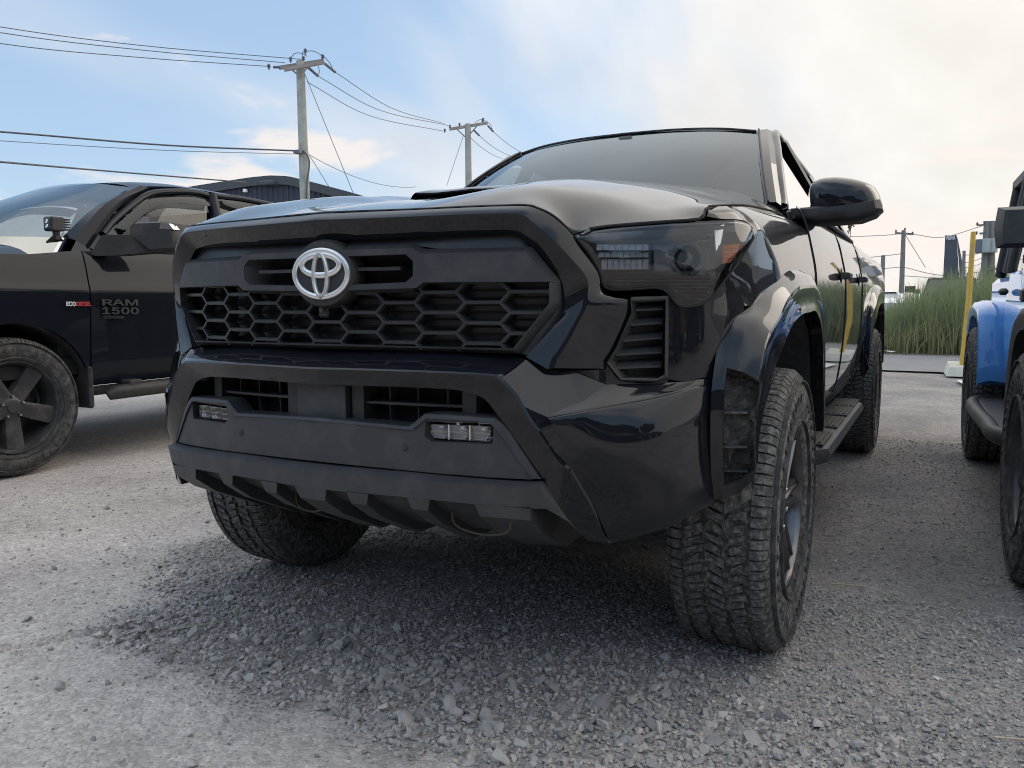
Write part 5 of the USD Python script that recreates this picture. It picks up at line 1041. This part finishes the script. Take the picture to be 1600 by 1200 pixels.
for pts in ([(454, 92), (460, 84), (470, 83), (480, 88)], [(477, 80), (490, 80), (502, 86)], [(506, 88), (515, 98), (521, 110)], [(497, 103), (499, 112), (496, 118)], [(473, 93), (473, 82), (477, 79)]):
    part(p1, 'jumper_wire', tube(dense([L1(at(*q, D1)) for q in pts], 4), .014, 5), WIRE)
part(p1, 'riser_cable', tube(dense([L1(at(*q, D1 - .2)) for q in ((474, 236), (482, 246), (483, 262), (480, 282), (479, 320))], 3), .03, 6), WIRE)
part(p1, 'bracket', box(L1(at(470, 238, D1 - .1)), (.5, .3, .12)), INS)
p2, L2 = pole('utility_pole', 'second utility pole, wooden with one crossarm, seen just left of the black cab roof', (732, 275), (731, 194), .17, D2)
part(p2, 'crossarm', beam(L2(at(702, 202, D2)), L2(at(762, 192, D2)), .11, .14), ARM)
part(p2, 'brace', tube([L2(at(714, 202, D2)), L2(at(727, 214, D2))], .035, 6), ARM); part(p2, 'brace', tube([L2(at(746, 196, D2)), L2(at(733, 211, D2))], .035, 6), ARM)
insul(p2, L2, [(695, 204), (718, 195), (703, 198), (754, 189), (755, 187)], D2, .07)
for a, b in (((740, 203), (749, 212)), ((762, 196), (771, 206))): part(p2, 'strain_insulator', tube([L2(at(*a, D2)), L2(at(*b, D2))], .05, 8), INS, 40)
for pts in ([(742, 192), (750, 187), (755, 187)], [(757, 188), (766, 194), (770, 204)]): part(p2, 'jumper_wire', tube(dense([L2(at(*q, D2)) for q in pts], 4), .014, 5), WIRE)
def wire(label, a, b, s, r=.013, group=None, mid=None, cat_='overhead wire'):
    p = sag(np.asarray(a), np.asarray(b), s, 16) if mid is None else dense([a, *mid, b], 6)
    single('overhead_wire', tube(p, r, 5), WIRE, label, cat_, True, group)
for k, ((x0, y0, e), (x1, y1)) in enumerate((((0, 42, 'topmost'), (474, 93)), ((0, 51, 'second'), (445, 98)), ((0, 68, 'third'), (423, 104)))):
    da = 25.0; a, b = at(-420, y0 - 82 + k * 1.5, 20.0), at(x1, y1, D1); m1, m2 = at(x0, y0, 25.0), at(220, (y0 * .53 + y1 * .47) + 5.0, 27.9)
    wire(f'{e} of the three power lines running left from the nearest utility pole', a, b, 0, .014, None, [m1, m2])
for lab, q, w in (('right outer power line between the two wooden utility poles', ((524, 113), (610, 168), (694, 193)), .014), ('middle power line between the two wooden utility poles', ((497, 119), (590, 171), (700, 196)), .014), ('lowest power line between the two wooden utility poles', ((480, 128), (575, 180), (693, 205)), .014)):
    wire(lab, at(*q[0], D1), at(*q[2], D2), 0, w, None, [at(*q[1], 36.5)])
wire('thick telephone cable running left from halfway up the nearest utility pole', at(-300, 186, 21), at(471, 236, D1), 0, .030, None, [at(0, 206, 25), at(260, 227, 28.4)])
wire('thin pale cable just under the thick telephone cable left of the nearest utility pole', at(-300, 199, 21), at(471, 241, D1), 0, .011, None, [at(0, 220, 25), at(260, 235, 28.4)])
wire('heavy black service cable running to the gable of the dark metal building', at(-300, 226, 20), at(384, 285, 42), 0, .034, None, [at(0, 253, 26), at(200, 270, 34)])
wire('cable descending right from the nearest utility pole behind the black hood', at(480, 240, D1), at(650, 292, D2), .4, .012)
wire('long guy wire slanting down right from the top of the nearest utility pole', at(476, 115, D1), at(556, 312, D1 - 1), 0, .013)
wire('short guy wire slanting down right from halfway up the nearest utility pole', at(483, 242, D1), at(516, 295, D1 - 1), 0, .012)
wire('guy wire slanting down left from the second utility pole', at(724, 212, D2), at(698, 290, D2), 0, .013)
for lab, a, b in (('upper power line running right from the second utility pole', (771, 206), (830, 245)), ('middle power line running right from the second utility pole', (749, 212), (800, 244)), ('lower power line running right from the second utility pole', (736, 216), (785, 248))): wire(lab, at(*a, D2), at(*b, 50), .15, .014)
# far right
D3 = 62.0
p3, L3 = pole('utility_pole', 'far slim pole with crossarm rising from the reeds right of the black mirror', (1408, 470), (1412, 360), .16, D3, None, WOODD)
part(p3, 'crossarm', beam(L3(at(1399, 364, D3)), L3(at(1427, 366, D3)), .12, .14), WOODD); insul(p3, L3, [(1400, 361), (1426, 364), (1414, 358)], D3, .09)
p4, L4 = pole('utility_pole', 'shorter plain pole left of the far slim pole, over the bed of the black pickup', (1378, 455), (1380, 399), .15, D3, None, WOODD)
part(p4, 'meter_loop', tube(dense([L4(at(*q, D3)) for q in ((1377, 420), (1370, 424), (1369, 430), (1375, 433))], 3), .03, 5), WIRE)
p5, L5 = pole('utility_pole', 'left of the twin poles with a transformer beside the mirror of the blue off-roader', (1537, 440), (1542, 346), .17, 48, None, WOODD)
p6, L6 = pole('utility_pole', 'right of the twin poles, nearest to the mirror of the blue off-roader', (1547, 440), (1550, 346), .20, 48, None, WOODD)
part(p5, 'crossarm', beam(L5(at(1527, 352, 48)), L5(at(1543, 351, 48)), .08, .10), WOODD); part(p5, 'crossarm', beam(L5(at(1531, 365, 48)), L5(at(1552, 363, 48)), .10, .12), WOODD)
insul(p5, L5, [(1527, 350), (1538, 348), (1526, 364)], 48, .08)
part(p5, 'transformer', mv(lathe([(0, .42), (.22, .40), (.26, .34), (.26, -.36), (.20, -.40), (0, -.40)], 20, 'z'), L5(at(1529.5, 385, 47.8))), INS, 40)
part(p5, 'transformer', mv(lathe([(0, .42), (.22, .40), (.26, .34), (.26, -.36), (.20, -.40), (0, -.40)], 20, 'z'), L5(at(1540, 384, 47.6))), plain('grey_tank', (.30, .34, .34), .5, var=.1), 40)
part(p6, 'transformer', mv(lathe([(0, .42), (.22, .40), (.26, .34), (.26, -.36), (.20, -.40), (0, -.40)], 20, 'z'), L6(at(1551, 384, 47.6))), plain('grey_tank_b', (.30, .34, .34), .5, var=.1), 40)
part(p6, 'climbing_rung', box(L6(at(1549, 420, 47.7)), (.3, .5, .10)), WOODD)
p7, L7 = pole('utility_pole', 'thin dark pole between the dark sign tower and the yellow post', (1505, 440), (1506.5, 392), .11, 56, None, WOODD)
for lab, pts in (('far wire crossing the sky from the black mirror to the far slim pole', ((1300, 371), (1400, 366), (1412, 363))), ('far wire from the far slim pole to the twin poles', ((1427, 366), (1470, 371), (1535, 353))), ('far sagging cable low over the reeds, left of the far slim pole', ((1340, 423), (1377, 420), (1410, 417))), ('far sagging cable low over the reeds, right of the far slim pole', ((1410, 417), (1470, 430), (1540, 424))), ('far thin wire over the shorter plain pole', ((1340, 404), (1380, 400), (1412, 396))), ('far wire low behind the reeds, lowest of those right of the far slim pole', ((1412, 431), (1460, 434), (1537, 437))), ('faint guy wire slanting down right from the far slim pole', ((1414, 366), (1430, 392), (1446, 418)))):
    wire(lab, at(*pts[0], 58), at(*pts[2], 58), 0, .022, None, [at(*pts[1], 58)])
for k, (y0, y1) in enumerate(((392, 398), (400, 410), (408, 418))): wire(('uppermost', 'middle', 'lowest')[k] + ' of three service wires between the yellow post and the twin poles', at(1506, y1, 56), at(1540, y0, 48), .1, .018)

# ================================================================ dark metal building, sign tower
DB = 46.0
b = thing('metal_building', 'dark corrugated metal building with a low gable behind the nearest utility pole', 'building', at(435, 463, DB) * [1, 1, 0])
bo = at(435, 463, DB) * [1, 1, 0]
ux = RGT.copy(); ux[2] = 0; ux /= np.linalg.norm(ux); ux = np.array([ux[0] * math.cos(-.10) - ux[1] * math.sin(-.10), ux[0] * math.sin(-.10) + ux[1] * math.cos(-.10), 0]); un = np.cross(ux, [0, 0, 1.]); un = un if un @ (EYE - bo) > 0 else -un
def BP(a, z, n=0.0): return ux * a + np.array([0, 0, z]) + un * n
def bpx(px, py): p = at(px, py, DB) - bo; return p @ ux, p[2]
gable = [bpx(300, 298), bpx(345, 292), bpx(400, 285), bpx(432, 282.5), bpx(460, 284), bpx(500, 294), bpx(552, 308)]
gable = [(gable[0][0] - 4.5, gable[0][1] - 1.0)] + gable + [(gable[-1][0] + 3.0, gable[-1][1] - .9)]
ga = np.array(gable); ztop_ = lambda a: np.interp(a, ga[:, 0], ga[:, 1])
CLAD = plain('dark_blue_cladding', (.030, .038, .060), .45, var=.12, vscale=1.2); TRIM = plain('roof_edge', (.045, .05, .06), .5, var=.1)
aa = np.linspace(ga[0, 0], ga[-1, 0], 60)
part(b, 'wall', cat(gridmesh([[BP(a, 0) for a in aa], [BP(a, ztop_(a) - .05) for a in aa]]), gridmesh([[BP(aa[0], 0), BP(aa[0], 0, -22)], [BP(aa[0], ztop_(aa[0])), BP(aa[0], ztop_(aa[0]), -22)]]), gridmesh([[BP(aa[-1], 0), BP(aa[-1], 0, -22)], [BP(aa[-1], ztop_(aa[-1])), BP(aa[-1], ztop_(aa[-1]), -22)]])), CLAD)
part(b, 'roof', shell(np.array([[BP(a, ztop_(a) + .02, n) for a in aa] for n in (.25, -22)]), .15), TRIM)
part(b, 'fascia', gridmesh([[BP(a, ztop_(a) + .06, .27) for a in aa], [BP(a, ztop_(a) - .30, .27) for a in aa]]), TRIM)
for k in range(int((aa[-1] - aa[0]) / .30)):
    a = aa[0] + .15 + k * .30; zt_ = float(ztop_(a)) - .31; part(b, 'wall_rib', hull([BP(a + d, z, n) for d, n in ((-.07, .001), (-.035, .05), (.035, .05), (.07, .001)) for z in (1.0, zt_)]), CLAD)
a, z = bpx(431, 290); part(b, 'vent_hood', box(BP(a, z, .15), (.9, .9, .25), .05), TRIM)
a, z = bpx(390, 300); part(b, 'wall_lamp', mv(lathe([(0, .12), (.12, .08), (.14, -.08), (0, -.1)], 14, 'z'), BP(a, z, .15)), M['white_badge'], 40)
DT = 58.0; so = at(1494, 463, DT) * [1, 1, 0]; f2 = EYE - so; f2[2] = 0; f2 /= np.linalg.norm(f2); s2 = np.array([-f2[1], f2[0], 0]); s2 = s2 if s2 @ RGT > 0 else -s2
sg = thing('sign_tower', 'dark slab-shaped sign tower with small white lettering near its top', 'sign', so)
sp = lambda px, py, n=0: (lambda q: s2 * (q @ s2) + np.array([0, 0, q[2]]) + f2 * n)(at(px, py, DT) - so)
part(sg, 'slab', hull([sp(1477, 368, .2), sp(1494.5, 368, .2), sp(1472, 463, .2), sp(1500, 463, .2), sp(1477, 368, -.4), sp(1495, 368, -.4), sp(1472, 463, -.4), sp(1500, 463, -.4)]), plain('sign_slab', (.055, .06, .078), .5, var=.1))
part(sg, 'side_fin', hull([sp(1495, 370, .05), sp(1497, 376, .05), sp(1502, 463, .05), sp(1514, 463, .05), sp(1495, 370, -.25), sp(1497, 376, -.25), sp(1502, 463, -.25), sp(1514, 463, -.25)]), plain('sign_fin', (.10, .11, .13), .5, var=.1))
tm = meshkit.text_mesh('NOVA', .30, .03, True); v = np.array(tm.vertices); v[:, 0] -= v[:, 0].mean(); v[:, 0] *= .27 / np.abs(v[:, 0]).max()
c_ = sp(1486, 375, .22); part(sg, 'sign_lettering', TM(c_ + v[:, :1] * s2 + v[:, 1:2] * np.array([0, 0, 1.]) + v[:, 2:] * f2, tm.faces), M['white_badge'])

# ================================================================ far verge: lane, post, reeds, parked cars
LANE = plain('pale_lane', (.235, .23, .228), .92, bump=.7, bscale=90., var=.18, vscale=2.2)
lane = np.array([[[x + .25 * math.sin(y * .4), y, .006 + .004 * math.sin(y)] for y in np.linspace(-40, 40, 40)] for x in np.linspace(-12.9, -9.75, 6)]); lane[..., 2] = np.maximum(lane[..., 2], 0) + .012
part(None, 'lane', gridmesh(lane), LANE, True, kind='structure')
WHITEP = plain('road_paint', (.72, .72, .70), .8, var=.12, vscale=8., dust=(.3, .29, .28), dustamt=.4)
lq = [G(1494, 597), G(1540, 597), G(1540, 607), G(1508, 606)]; lz = max(float(ground_z(q[0], q[1])) for q in lq) + .03
single('painted_line', gridmesh([[lq[0] + [0, 0, lz], lq[1] + [0, 0, lz]], [lq[3] + [0, 0, lz], lq[2] + [0, 0, lz]]]), WHITEP, 'white painted ground marking in front of the foot of the yellow post', 'road marking')
yb0 = P(1503, 575, x=-9.33); ytp = P(1521, 362, x=-9.33)
yp = thing('marker_post', 'leaning yellow post set in a pale concrete block beside the reeds', 'post', (yb0[0], yb0[1], 0)); yo = np.array([yb0[0], yb0[1], 0])
YEL = plain('yellow_post_paint', (.60, .38, .05), .5, bump=.2, bscale=200., var=.15, vscale=5., dust=(.25, .2, .12), dustamt=.4, dscale=14.)
part(yp, 'post', tube([yb0 - yo + (yb0 - ytp) * .08, (yb0 + ytp) / 2 - yo + [0, .012, 0], ytp - yo], [.034, .032, .029], 16), YEL, 50)
CONC = plain('concrete', (.52, .50, .42), .9, bump=.6, bscale=80., var=.2, vscale=6.)
q0, q1, q2_, q3 = P(1484, 591, z=.03), P(1516, 593, z=.03), P(1526, 567, x=-9.9), P(1488, 572, x=-9.9)
part(yp, 'base', hull(np.array([[-.02 + .30, -.17, .02], [.30, .22, .02], [-.32, -.20, .02], [-.32, .24, .02], [.24, -.13, .13], [.24, .18, .13], [-.27, -.16, .17], [-.27, .20, .17]])), CONC)
GREEN = [MAT(f'reed_leaf_{k}', {'g': ('geometry', {}), 'n': ('noise_texture', {'scale': 1.6, 'detail': 4.0}), 'r': ('rgb_ramp', {'ramp': [(.3, a), (.7, b_)]}), 'p': ('principled_bsdf', {'roughness': .6, 'specular_ior_level': .3}), 't': ('translucent_bsdf', {}), 'm': ('mix_closure', {'fac': .45})},
    [('g.position', 'n.vector'), ('n.fac', 'r.fac'), ('r.color', 'p.base_color'), ('r.color', 't.color'), ('p.BSDF', 'm.closure1'), ('t.BSDF', 'm.closure2')], 'm.closure') for k, (a, b_) in enumerate((((.15, .19, .10), (.24, .28, .15)), ((.22, .24, .12), (.33, .32, .17))))]
def reeds(n, seed, hscale, xr, yr_, dry=False):
    r = np.random.default_rng(seed); V, F = [], []
    for _ in range(n):
        x, y = r.uniform(*xr), r.uniform(*yr_); top = np.interp(y, [-6, .2, .9, 1.6, 3, 9], [.75, .80, 1.30, 1.60, 1.70, 1.7]) * hscale
        h = top * r.uniform(.55, 1.02); a = r.uniform(0, 6.283); lean = abs(r.normal(0, .16)) * h + (.42 * h * (r.random() < .32)); d = np.array([math.cos(a), math.sin(a), 0]); w = r.uniform(.007, .015); n_ = np.array([-d[1], d[0], 0]) if r.random() < .6 else np.array([d[0], d[1], 0]) * .3 + np.array([.2, 1, 0]) * .8
        b0 = len(V); st0 = r.uniform(0, .55) * h if r.random() < .55 else 0; segs = 4
        for s in range(segs + 1):
            u = s / segs; z = st0 + (h - st0) * (u - .10 * u * u * (lean > .3 * h)); p = np.array([x, y, 0]) + d * lean * u ** 1.8 + [0, 0, z]; ww = w * (1 - u * .92) * (.6 + .4 * min(u * 4, 1))
            V += [p + n_ * ww, p - n_ * ww]
        for s in range(segs): i = b0 + 2 * s; F += [[i, i + 1, i + 3], [i, i + 3, i + 2]]
    return TM(V, F)
single('reeds', reeds(19000, 3, 1.0, (-17.0, -13.65), (-4.5, 8.0)), GREEN[0], 'tall green reeds growing along the far edge of the lot', 'reeds', False, None, 'stuff')
single('dry_reeds', reeds(4200, 4, .55, (-14.2, -13.35), (-4.5, 8.0)), GREEN[1], 'yellowing dry stems along the foot of the tall green reeds', 'dry reeds', False, None, 'stuff')
PL = plain('reed_plume', (.34, .25, .20), .9, var=.25, vscale=20.)
rr_ = np.random.default_rng(5)
for px, py in ((1497, 446), (1503, 440), (1490, 452), (1511, 437), (1518, 443), (1532, 434)):
    q = at(px, py, 17.5); pts = [q + [0, 0, -1.2], q + [.02, .02, -.22]]; 
    pl_ = thing('reed_plume', 'feathery brownish reed plume standing above the green reeds behind the yellow post', 'reed', (q[0], q[1], 0), 'reed plumes above the reeds'); o_ = np.array([q[0], q[1], 0])
    part(pl_, 'stem', tube([q - o_ - [0, 0, q[2] * .98], q - o_ - [0, 0, .2]], .005, 5), GREEN[1]); part(pl_, 'plume', mv(lathe([(.004, -.20), (.028, -.12), (.034, -.02), (.022, .08), (.002, .16)], 8, 'z'), q - o_), PL, 40)
def far_car(name, label, cat_, px0, px1, py_roof, d, col, mirror_px, roofz=None, h=1.75, wide=1.95, c=None, f=None, grp=None):
    c = at((px0 + px1) / 2, 463, d) * [1, 1, 0] if c is None else np.array(c, float); f = EYE - c if f is None else np.array(f, float); f[2] = 0; f /= np.linalg.norm(f); s = np.array([-f[1], f[0], 0]); s = s if s @ RGT > 0 else -s
    t = thing(name, label, cat_, c, grp); loc = lambda a, b_, z: s * a + f * b_ + np.array([0, 0, z]); w = wide / 2
    part(t, 'body', hull([loc(x * w, y, z) for x in (-1, 1) for y, z in ((1.9, .45), (2.0, .85), (1.1, 1.08), (-2.3, 1.1), (-2.4, .5))]), col, 30)
    part(t, 'cabin', hull([loc(x * w * .94, y, 1.06) for x in (-1, 1) for y in (1.05, -2.2)] + [loc(x * w * .78, y, h) for x in (-1, 1) for y in (.35, -1.9)] + [loc(0, .3, h + .04)]), col, 30)
    part(t, 'windscreen', gridmesh([[loc(-w * .84, 1.0, 1.12), loc(w * .84, 1.0, 1.12)], [loc(-w * .72, .42, h - .08), loc(w * .72, .42, h - .08)]] + np.array([0, 0, 0])) if False else gridmesh([[loc(-w * .84, 1.06, 1.12), loc(w * .84, 1.06, 1.12)], [loc(-w * .72, .46, h - .08), loc(w * .72, .46, h - .08)]]), M['housing'])
    for sx in (-1, 1):
        part(t, 'door_mirror', mv(hull([loc(sx * (w + .13) + a * .12, b_ * .05, 1.18 + z * .09) for a in (-1, 1) for b_ in (-1, 1) for z in (-.8, 1)]), f * .75), M['black_plastic'], 40)
        for y in (1.3, -1.5): part(t, 'wheel', mv(TM(np.array(lathe([(0, .11), (.24, .11), (.35, .08), (.36, 0), (.35, -.08), (0, -.11)], 24, 'z').vertices) @ np.array([f, [0, 0, 1.], s]), lathe([(0, .11), (.24, .11), (.35, .08), (.36, 0), (.35, -.08), (0, -.11)], 24, 'z').faces), loc(sx * (w - .10), y, .36)), M['rubber'], 40)
    return t
far_car('parked_suv', 'dark parked car whose roof shows over the reeds below the sign tower', 'car', 1441, 1530, 436, 31.0, M['ram_paint'], None, None, 1.68, 2.0)
far_car('parked_car', 'pale parked car just behind the bed of the black pickup, half hidden by reeds', 'car', 1322, 1386, 450, 22.5, plain('pale_car_paint', (.60, .62, .64), .3, coat=.8, var=.04), None, None, 1.16, 1.3 + .5)
# sapling behind the pickup bed
LEAF = plain('sapling_leaf', (.050, .065, .035), .7, var=.3, vscale=9.); BARK = plain('sapling_bark', (.10, .085, .07), .9, var=.2)
so_ = at(1322, 463, 16.5) * [1, 1, 0]
sap = thing('sapling', 'thin-leaved sapling whose twigs show above the bed of the black pickup', 'tree', so_)
tips = [(1305, 360), (1309, 356), (1318, 372), (1316, 377), (1329, 354), (1330, 350), (1325, 362), (1320, 384), (1313, 368), (1335, 407), (1340, 409), (1345, 405), (1334, 411), (1321, 398)]
part(sap, 'trunk', cat(tube([(0, 0, 0), (.03, .02, .8), (.01, 0, 1.35)], [.03, .022, .012], 8), *[tube([(.01, 0, .9 + .02 * k), (at(a_, b_, 16.5) - so_) * .6 + np.array([0, 0, .35]), at(a_, b_, 16.5) - so_], [.010, .006, .003], 5) for k, (a_, b_) in enumerate(tips)]), BARK)
lv, lf = [], []; r5 = np.random.default_rng(12)
for a_, b_ in tips:
    c_ = at(a_, b_, 16.5) - so_
    for _ in range(11):
        p_ = c_ + r5.normal(0, .030, 3); u_ = r5.normal(size=3); u_ /= np.linalg.norm(u_); w_ = np.cross(u_, r5.normal(size=3)); w_ /= np.linalg.norm(w_); s_ = r5.uniform(.022, .042); i0 = len(lv)
        lv += [p_ - u_ * s_, p_ + w_ * s_ * .45, p_ + u_ * s_, p_ - w_ * s_ * .45]; lf += [[i0, i0 + 1, i0 + 2], [i0, i0 + 2, i0 + 3]]
part(sap, 'crown', TM(lv, lf), LEAF)
# bits on the ground
STRAW = plain('dry_straw_colour', (.46, .40, .29), .8, var=.15, vscale=30.)
for k, (a_, b_, c_) in enumerate((((265, 992), (318, 981), .0032), ((318, 981), (350, 977), .002), ((522, 915), (540, 918), .0025), ((655, 958), (672, 957), .0025), ((1298, 917), (1354, 923), .003), ((1376, 1080), (1400, 1098), .0022), ((1425, 1056), (1432, 1046), .0022), ((1552, 1164), (1604, 1166), .003), ((1412, 968), (1436, 990), .002), ((565, 970), (590, 962), .0018))):
    p0_, p1_ = G(*a_), G(*b_); m_ = (p0_ + p1_) / 2 + RNG.normal(0, .006, 3); q = np.array([p0_, m_, p1_]); q[:, 2] = [float(ground_z(*t[:2])) + .011 for t in q]
    single('dry_straw', tube(dense(q, 4), c_ * .8, 5), STRAW, 'short dry straw lying on the grey stones', 'straw', True, 'dry straws on the lot')
for (a_, b_) in ((1468, 1063), (1395, 556), (1592, 1038)):
    q = G(a_, b_); s_ = .008 if b_ > 900 else .07; single('litter_scrap', mv(hull(np.random.default_rng(a_).normal(size=(9, 3)) * [s_, s_, s_ * .3]), q + [0, 0, float(ground_z(q[0], q[1])) + s_ * .4 + (.03 if b_ < 900 else 0)]), plain(f'scrap_{a_}', (.62, .60, .55), .8, var=.1), {1468: 'dry curled leaf scrap on the gravel right of the front tyre', 1395: 'white scrap of litter at the foot of the reeds', 1592: 'pale scrap on the gravel near the right picture edge'}[a_], 'litter')

# ================================================================ behind the camera: what the black paint mirrors at eye level
wh = thing('storage_building', 'long low dark storage building across the lot, seen only mirrored in the black paint', 'building', (17.0, 0, 0))
WCL = plain('brown_grey_cladding', (.060, .056, .055), .6, var=.15, vscale=.8)
part(wh, 'wall', box((2.0, 0, 2.9), (4.0, 60, 5.8)), WCL); part(wh, 'roof', hull([[x, y, z] for x, z in ((-.4, 5.83), (4.4, 5.83), (2.0, 6.7)) for y in (-30.5, 30.5)]), TRIM)
for k in range(7):
    part(wh, 'door', box((-.03, -24 + 8 * k, 1.7), (.05, 3.2, 3.4)), plain(f'shutter_{k}', (.09, .09, .095), .5, var=.15))
CARC = [plain(f'mirrored_car_{k}', c, .35, coat=.8, var=.05) for k, c in enumerate(((.02, .021, .024), (.05, .05, .055), (.03, .035, .05), (.06, .02, .02)))]
for k, y in enumerate((-13.0, -10.1, -7.2, -4.2, 3.4, 6.3, 9.1, 12.0, 14.9, 17.8)):
    far_car('parked_car', 'dark car of the opposite parking row, seen only mirrored in the black paint', 'car', 0, 0, 0, 0, CARC[k % 4], None, None, (1.75, 1.95, 1.6)[k % 3], 1.9, (8.2 - .25 * abs(y) * (y > 0), y, 0), (-1.0, -.05 * (y > 0), 0), 'cars of the opposite row')
GREENT = plain('hedge_tree_leaf', (.045, .07, .03), .8, var=.3, vscale=3.)
for k, (x, y, h_) in enumerate(((9.5, 17.0, 5.6), (6.0, 19.5, 6.4), (10.5, -17.5, 6.0))):
    tr = thing('broadleaf_tree', ('leafy tree at the side of the lot, seen only mirrored in the black flare', 'taller leafy tree at the side of the lot, seen only mirrored in the black fender', 'leafy tree on the far side of the lot, seen only mirrored in the black bumper')[k], 'tree', (x, y, 0)); rt_ = np.random.default_rng(40 + k)
    part(tr, 'trunk', tube([(0, 0, 0), (.05, .05, h_ * .35), (0, .1, h_ * .7)], [.18, .13, .06], 8), BARK)
    n_ = 2600; d_ = rt_.normal(size=(n_, 3)); d_ /= np.linalg.norm(d_, axis=1, keepdims=True); c_ = d_ * (rt_.uniform(.3, 1, (n_, 1)) ** .4) * [1.9, 1.9, h_ * .33]; c_ *= (.75 + .5 * meshkit.noise(d_ * 2.5 + 7, k))[:, None]; c_[:, 2] += h_ * .66
    u_ = rt_.normal(size=(n_, 3)) * .16; w_ = rt_.normal(size=(n_, 3)) * .10
    V_ = np.stack([c_ - u_, c_ + w_, c_ + u_, c_ - w_], 1).reshape(-1, 3); b_ = np.arange(n_) * 4; part(tr, 'crown', TM(V_, np.vstack([np.stack([b_, b_ + 1, b_ + 2], 1), np.stack([b_, b_ + 2, b_ + 3], 1)])), GREENT)
